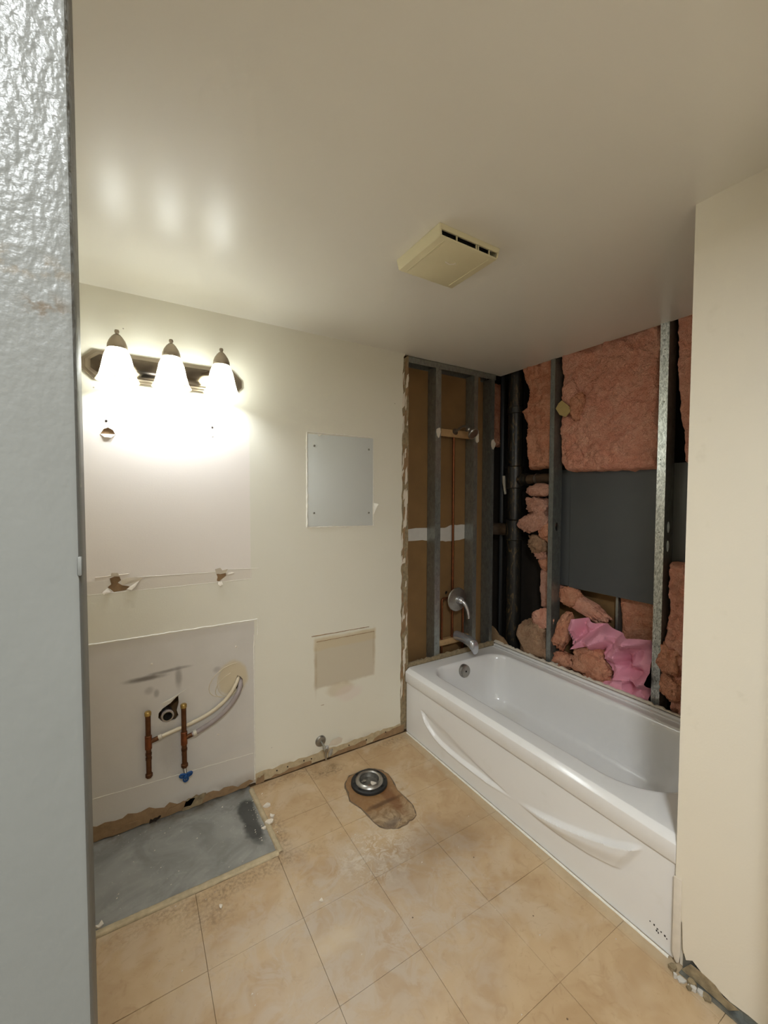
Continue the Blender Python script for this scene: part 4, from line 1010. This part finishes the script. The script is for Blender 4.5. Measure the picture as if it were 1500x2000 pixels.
# water supply stubs with plastic tubing
def supply(x, z0, z1, zt_, tube_pts, tmat, tr, label, handle):
    r = empty('supply_pipe', (x, -.03, z0), label, 'pipe', 'copper stub pipes under the vanity light'); y = -.032; ks = []
    ks.append(MB().tube([(x, y, z0), (x, y, z1)], .0112, 16).build('pipe', 'old_copper', smooth=40))
    ks.append(MB().lathe([(.0, 0), (.0138, 0), (.0142, .014), (.011, .018), (.0, .020)], (x, y, z1-.006), (0, 0, 1), 14).build('end_cap', 'brass', smooth=40))
    ks.append(MB().lathe([(.0112, -.032), (.0145, -.030), (.0145, .030), (.0112, .032)], (x, y, zt_), (0, 0, 1), 16).build('tee', 'copper', smooth=40))
    for zz in (zt_-.055, z0+.09): ks.append(MB().lathe([(.0112, -.006), (.0132, -.005), (.0132, .005), (.0112, .006)], (x, y, zz), (0, 0, 1), 14).build('joint_ring', 'old_copper', smooth=40))
    ks.append(MB().tube([(x, y, zt_), (x, .02, zt_)], .0105, 12).build('stub_out', 'old_copper', smooth=40))
    ks.append(MB().tube([(x, y, zt_), (x+.030, y, zt_+.006), (x+.042, y, zt_+.009)], .0105, 12).build('tee_branch', 'old_copper', smooth=40))
    tp = smoothpath([(x+.036, y, zt_+.008)]+tube_pts)
    ks.append(MB().lathe([(tr, 0), (tr+.0035, .001), (tr+.0035, .015), (tr, .016)], (x+.040, y, zt_+.009), (1, 0, .25), 14).build('crimp_ring', 'pvc_white', smooth=40))
    ks.append(MB().tube(tp, tr, 12).build('tubing', tmat, smooth=50))
    ks.append(MB().lathe([(.0112, 0), (.0155, .002), (.0155, .013), (.0112, .015)], (x, y, z0+.004), (0, 0, 1), 14).build('collar', 'old_copper', smooth=40))
    if handle:
        ks.append(MB().tube([(x, y, z0+.05), (x, .012, z0+.05)], .010, 12).build('valve_body', 'old_copper', smooth=40))
        ks.append(MB().tube([(x, y, z0), (x+.002, y-.012, z0-.022)], .008, 12).build('valve_stem', 'dull_chrome', smooth=40))
        cx, cy, cz = x+.003, y-.02, z0-.034; ring = []
        for i in range(36):
            a = 2*math.pi*i/36; rr = .020+.010*math.cos(3*(a+math.pi/2)); ring.append((cx+rr*math.cos(a), cy-.3*rr*math.sin(a), cz+rr*math.sin(a)))
        h = MB().tube(ring+[ring[0]], .0042, 10, False).build('valve_handle', 'blue_plastic', smooth=60)
        hub = MB().lathe([(0, -.006), (.012, -.006), (.013, 0), (.010, .007), (0, .008)], (cx, cy, cz), (0, -1, -.25), 16).build('hub', 'blue_plastic', smooth=40)
        sp_ = [MB().tube([(cx, cy, cz), (cx+.024*math.cos(a), cy-.3*.024*math.sin(a), cz+.024*math.sin(a))], .0028, 8).build('spoke', 'blue_plastic', smooth=40) for a in (math.radians(30), math.radians(150), math.radians(270))]
        adopt(h, hub, *sp_); ks.append(h)
    adopt(r, *ks); return r
supply(-1.467, .236, .535, .402, [(-1.38, -.026, .418), (-1.28, -.022, .436), (-1.20, -.022, .462), (-1.13, -.022, .505), (-1.085, -.018, .555), (-1.060, .0, .592), (-1.052, .03, .60)], 'pex_tan', .0088, 'copper stub with cream tubing, left of the drain', False)
supply(-1.318, .232, .532, .376, [(-1.24, -.034, .398), (-1.17, -.036, .432), (-1.11, -.036, .478), (-1.07, -.032, .528), (-1.050, -.012, .568), (-1.046, .03, .585)], 'pex_grey', .0118, 'copper stub with grey tubing and blue valve handle', True)
ds = empty('drain_stub', (-1.383, 0, .49), 'open sink drain pipe end in a torn hole', 'drain')
adopt(ds, MB().lathe([(.024, .05), (.024, -.012), (.020, -.012), (.020, .05)], (-1.385, .0, .492), (0, 1, 0), 24, True).build('pipe', 'dull_chrome', smooth=40),
      MB().lathe([(.024, .004), (.028, .002), (.028, -.008), (.024, -.010)], (-1.385, .0, .492), (0, 1, 0), 24, True).build('slip_nut', 'pex_grey', smooth=40),
      MB().lathe([(0, .045), (.021, .045), (.021, .047), (0, .047)], (-1.385, .0, .492), (0, 1, 0), 20).build('inside', 'dark_gap'))
# toilet shut-off valve
tv = empty('shutoff_valve', (-.605, 0, .118), 'small chrome toilet shut-off valve with round wall flange', 'valve')
adopt(tv, MB().lathe([(0, 0), (.032, 0), (.032, .004), (.026, .012), (.012, .015), (0, .015)], (-.603, 0, .122), (0, -1, 0), 28).build('wall_flange', 'dull_chrome', smooth=35),
      MB().tube([(-.603, -.010, .122), (-.600, -.06, .112)], .0065, 12).build('pipe', 'dull_chrome', smooth=40),
      MB().tube([(-.600, -.052, .108), (-.600, -.078, .104)], [.011, .012], 14).build('body', 'dull_chrome', smooth=40),
      MB().lathe([(0, -.012), (.010, -.012), (.011, .0), (.008, .014), (0, .016)], (-.592, -.066, .108), (.2, 0, 1), 14).build('outlet', 'chrome', smooth=40),
      MB().tube([(-.600, -.068, .106), (-.600, -.072, .050)], [.007, .005], 10).build('stem', 'dull_chrome', smooth=40))
hd = MB().lathe([(0, -.004), (.016, -.004), (.019, 0), (.016, .004), (0, .005)], (0, 0, 0), (0, 0, 1), 20)
hd.v = [(x*1.25, y*.55, z) for x, y, z in hd.v]
hdo = hd.build('oval_handle', 'dull_chrome', smooth=40)
hdo.location = (-.578, -.085, .088); hdo.rotation_euler = (math.radians(60), math.radians(-50), math.radians(20)); adopt(tv, hdo)

# ================================================================== FLOOR ITEMS
tf = empty('toilet_flange', (-.452, -.308, 0), 'black toilet flange ring around an open metal drain', 'drain flange')
o = (-.452, -.308, 0)
kids = [MB().lathe([(.060, .004), (.064, .018), (.090, .019), (.097, .014), (.098, .003), (.060, .002)], o, (0, 0, 1), 44, True).build('ring', 'rubber', smooth=35),
        MB().lathe([(.053, .026), (.060, .030), (.072, .024), (.076, .016), (.060, .012), (.053, .012)], o, (0, 0, 1), 44, True).build('collar', 'dull_chrome', smooth=40),
        MB().lathe([(.0, .0022), (.034, .0026), (.046, .006), (.052, .016), (.055, .026)], o, (0, 0, 1), 40, False, False).build('cup', 'cup_metal', smooth=40)]
for a in (25, 70, 115, 160, 205, 250, 295, 340):
    t = math.radians(a)
    pts = [(o[0]+rr*math.cos(t+d), o[1]+rr*math.sin(t+d)) for rr, ds_ in ((.079, (-.10, -.05, 0, .05, .10)), (.087, (.10, .05, 0, -.05, -.10))) for d in ds_]
    kids.append(MB().prism('z', pts, .0185, .0205).build('bolt_slot', 'fan_dark' if a % 2 else 'abs_black'))
adopt(tf, *kids)
fl = random.Random(9)
def scrap(x, y, s_, z, label, mat='paper_white', h=.003, group='paint flakes on the floor'):
    pts = [(x+s_*math.cos(a)*(.35+.8*fl.random()), y+s_*math.sin(a)*(.35+.8*fl.random())) for a in [i*.9 for i in range(7)]]
    mb = MB(); n = len(pts); top = [(px, py, z+h*(.4+fl.random())) for px, py in pts]; bot = [(px, py, z) for px, py in pts]
    mb.add(top+bot+[(x, y, z+h*.6), (x, y, z)], [(i, (i+1) % n, 2*n) for i in range(n)]+[(n+(i+1) % n, n+i, 2*n+1) for i in range(n)]+[(i, n+i, n+(i+1) % n, (i+1) % n) for i in range(n)])
    return mb.build('paint_flake', mat, label=label, cat='debris', group=group)
scrap(-.965, -.185, .022, .001, 'large white flake on the tiles beside the concrete patch', h=.006)
scrap(-.990, -.305, .022, .008, 'bent white flake lying across the sealant ridge', h=.008)
scrap(-.968, -.27, .014, .002, 'white flake standing just beside the sealant ridge', h=.010)
scrap(-1.015, -.315, .012, -.003, 'small white flake at the edge of the dark wet spot', h=.006)
scrap(-1.64, -.445, .016, -.003, 'cream flake near the door jamb on the concrete', h=.006)
scrap(-1.255, -.60, .010, .001, 'cream flake on the tiles in front of the ridge', h=.004)
scrap(-.925, -.775, .010, .001, 'white flake in the middle of the worn tiles', h=.004)
scrap(-.440, -.330, .026, .006, 'white paint chip lying in the drain cup', h=.003)
scrap(-.475, -.285, .016, .005, 'small grey chip lying in the drain cup', 'dull_chrome', .003)
scrap(-.468, -.335, .010, .006, 'small red chip lying in the drain cup', 'copper', .003)
cr = MB()
for k in range(150):
    if fl.random() < .45: x, y, z = -1.62+fl.random()*.6, -.45*fl.random(), -.0035
    else: x, y, z = -1.5+fl.random()*1.4, -.5-fl.random()*1.0, .0004
    if k % 3 == 0: x, y, z = -1.06+fl.random()*.10, -.38+fl.random()*.30, -.0005
    s_ = .0015+.0028*fl.random()**2; cr.add([(x-s_, y-s_*.5, z), (x+s_, y-s_*.3, z), (x+s_*.2, y+s_, z), (x, y, z+s_)], [(0, 2, 1), (0, 1, 3), (1, 2, 3), (2, 0, 3)])
cr.build('plaster_crumbs', 'paper_white', label='fine white plaster crumbs scattered over the floor', cat='debris', kind='stuff')
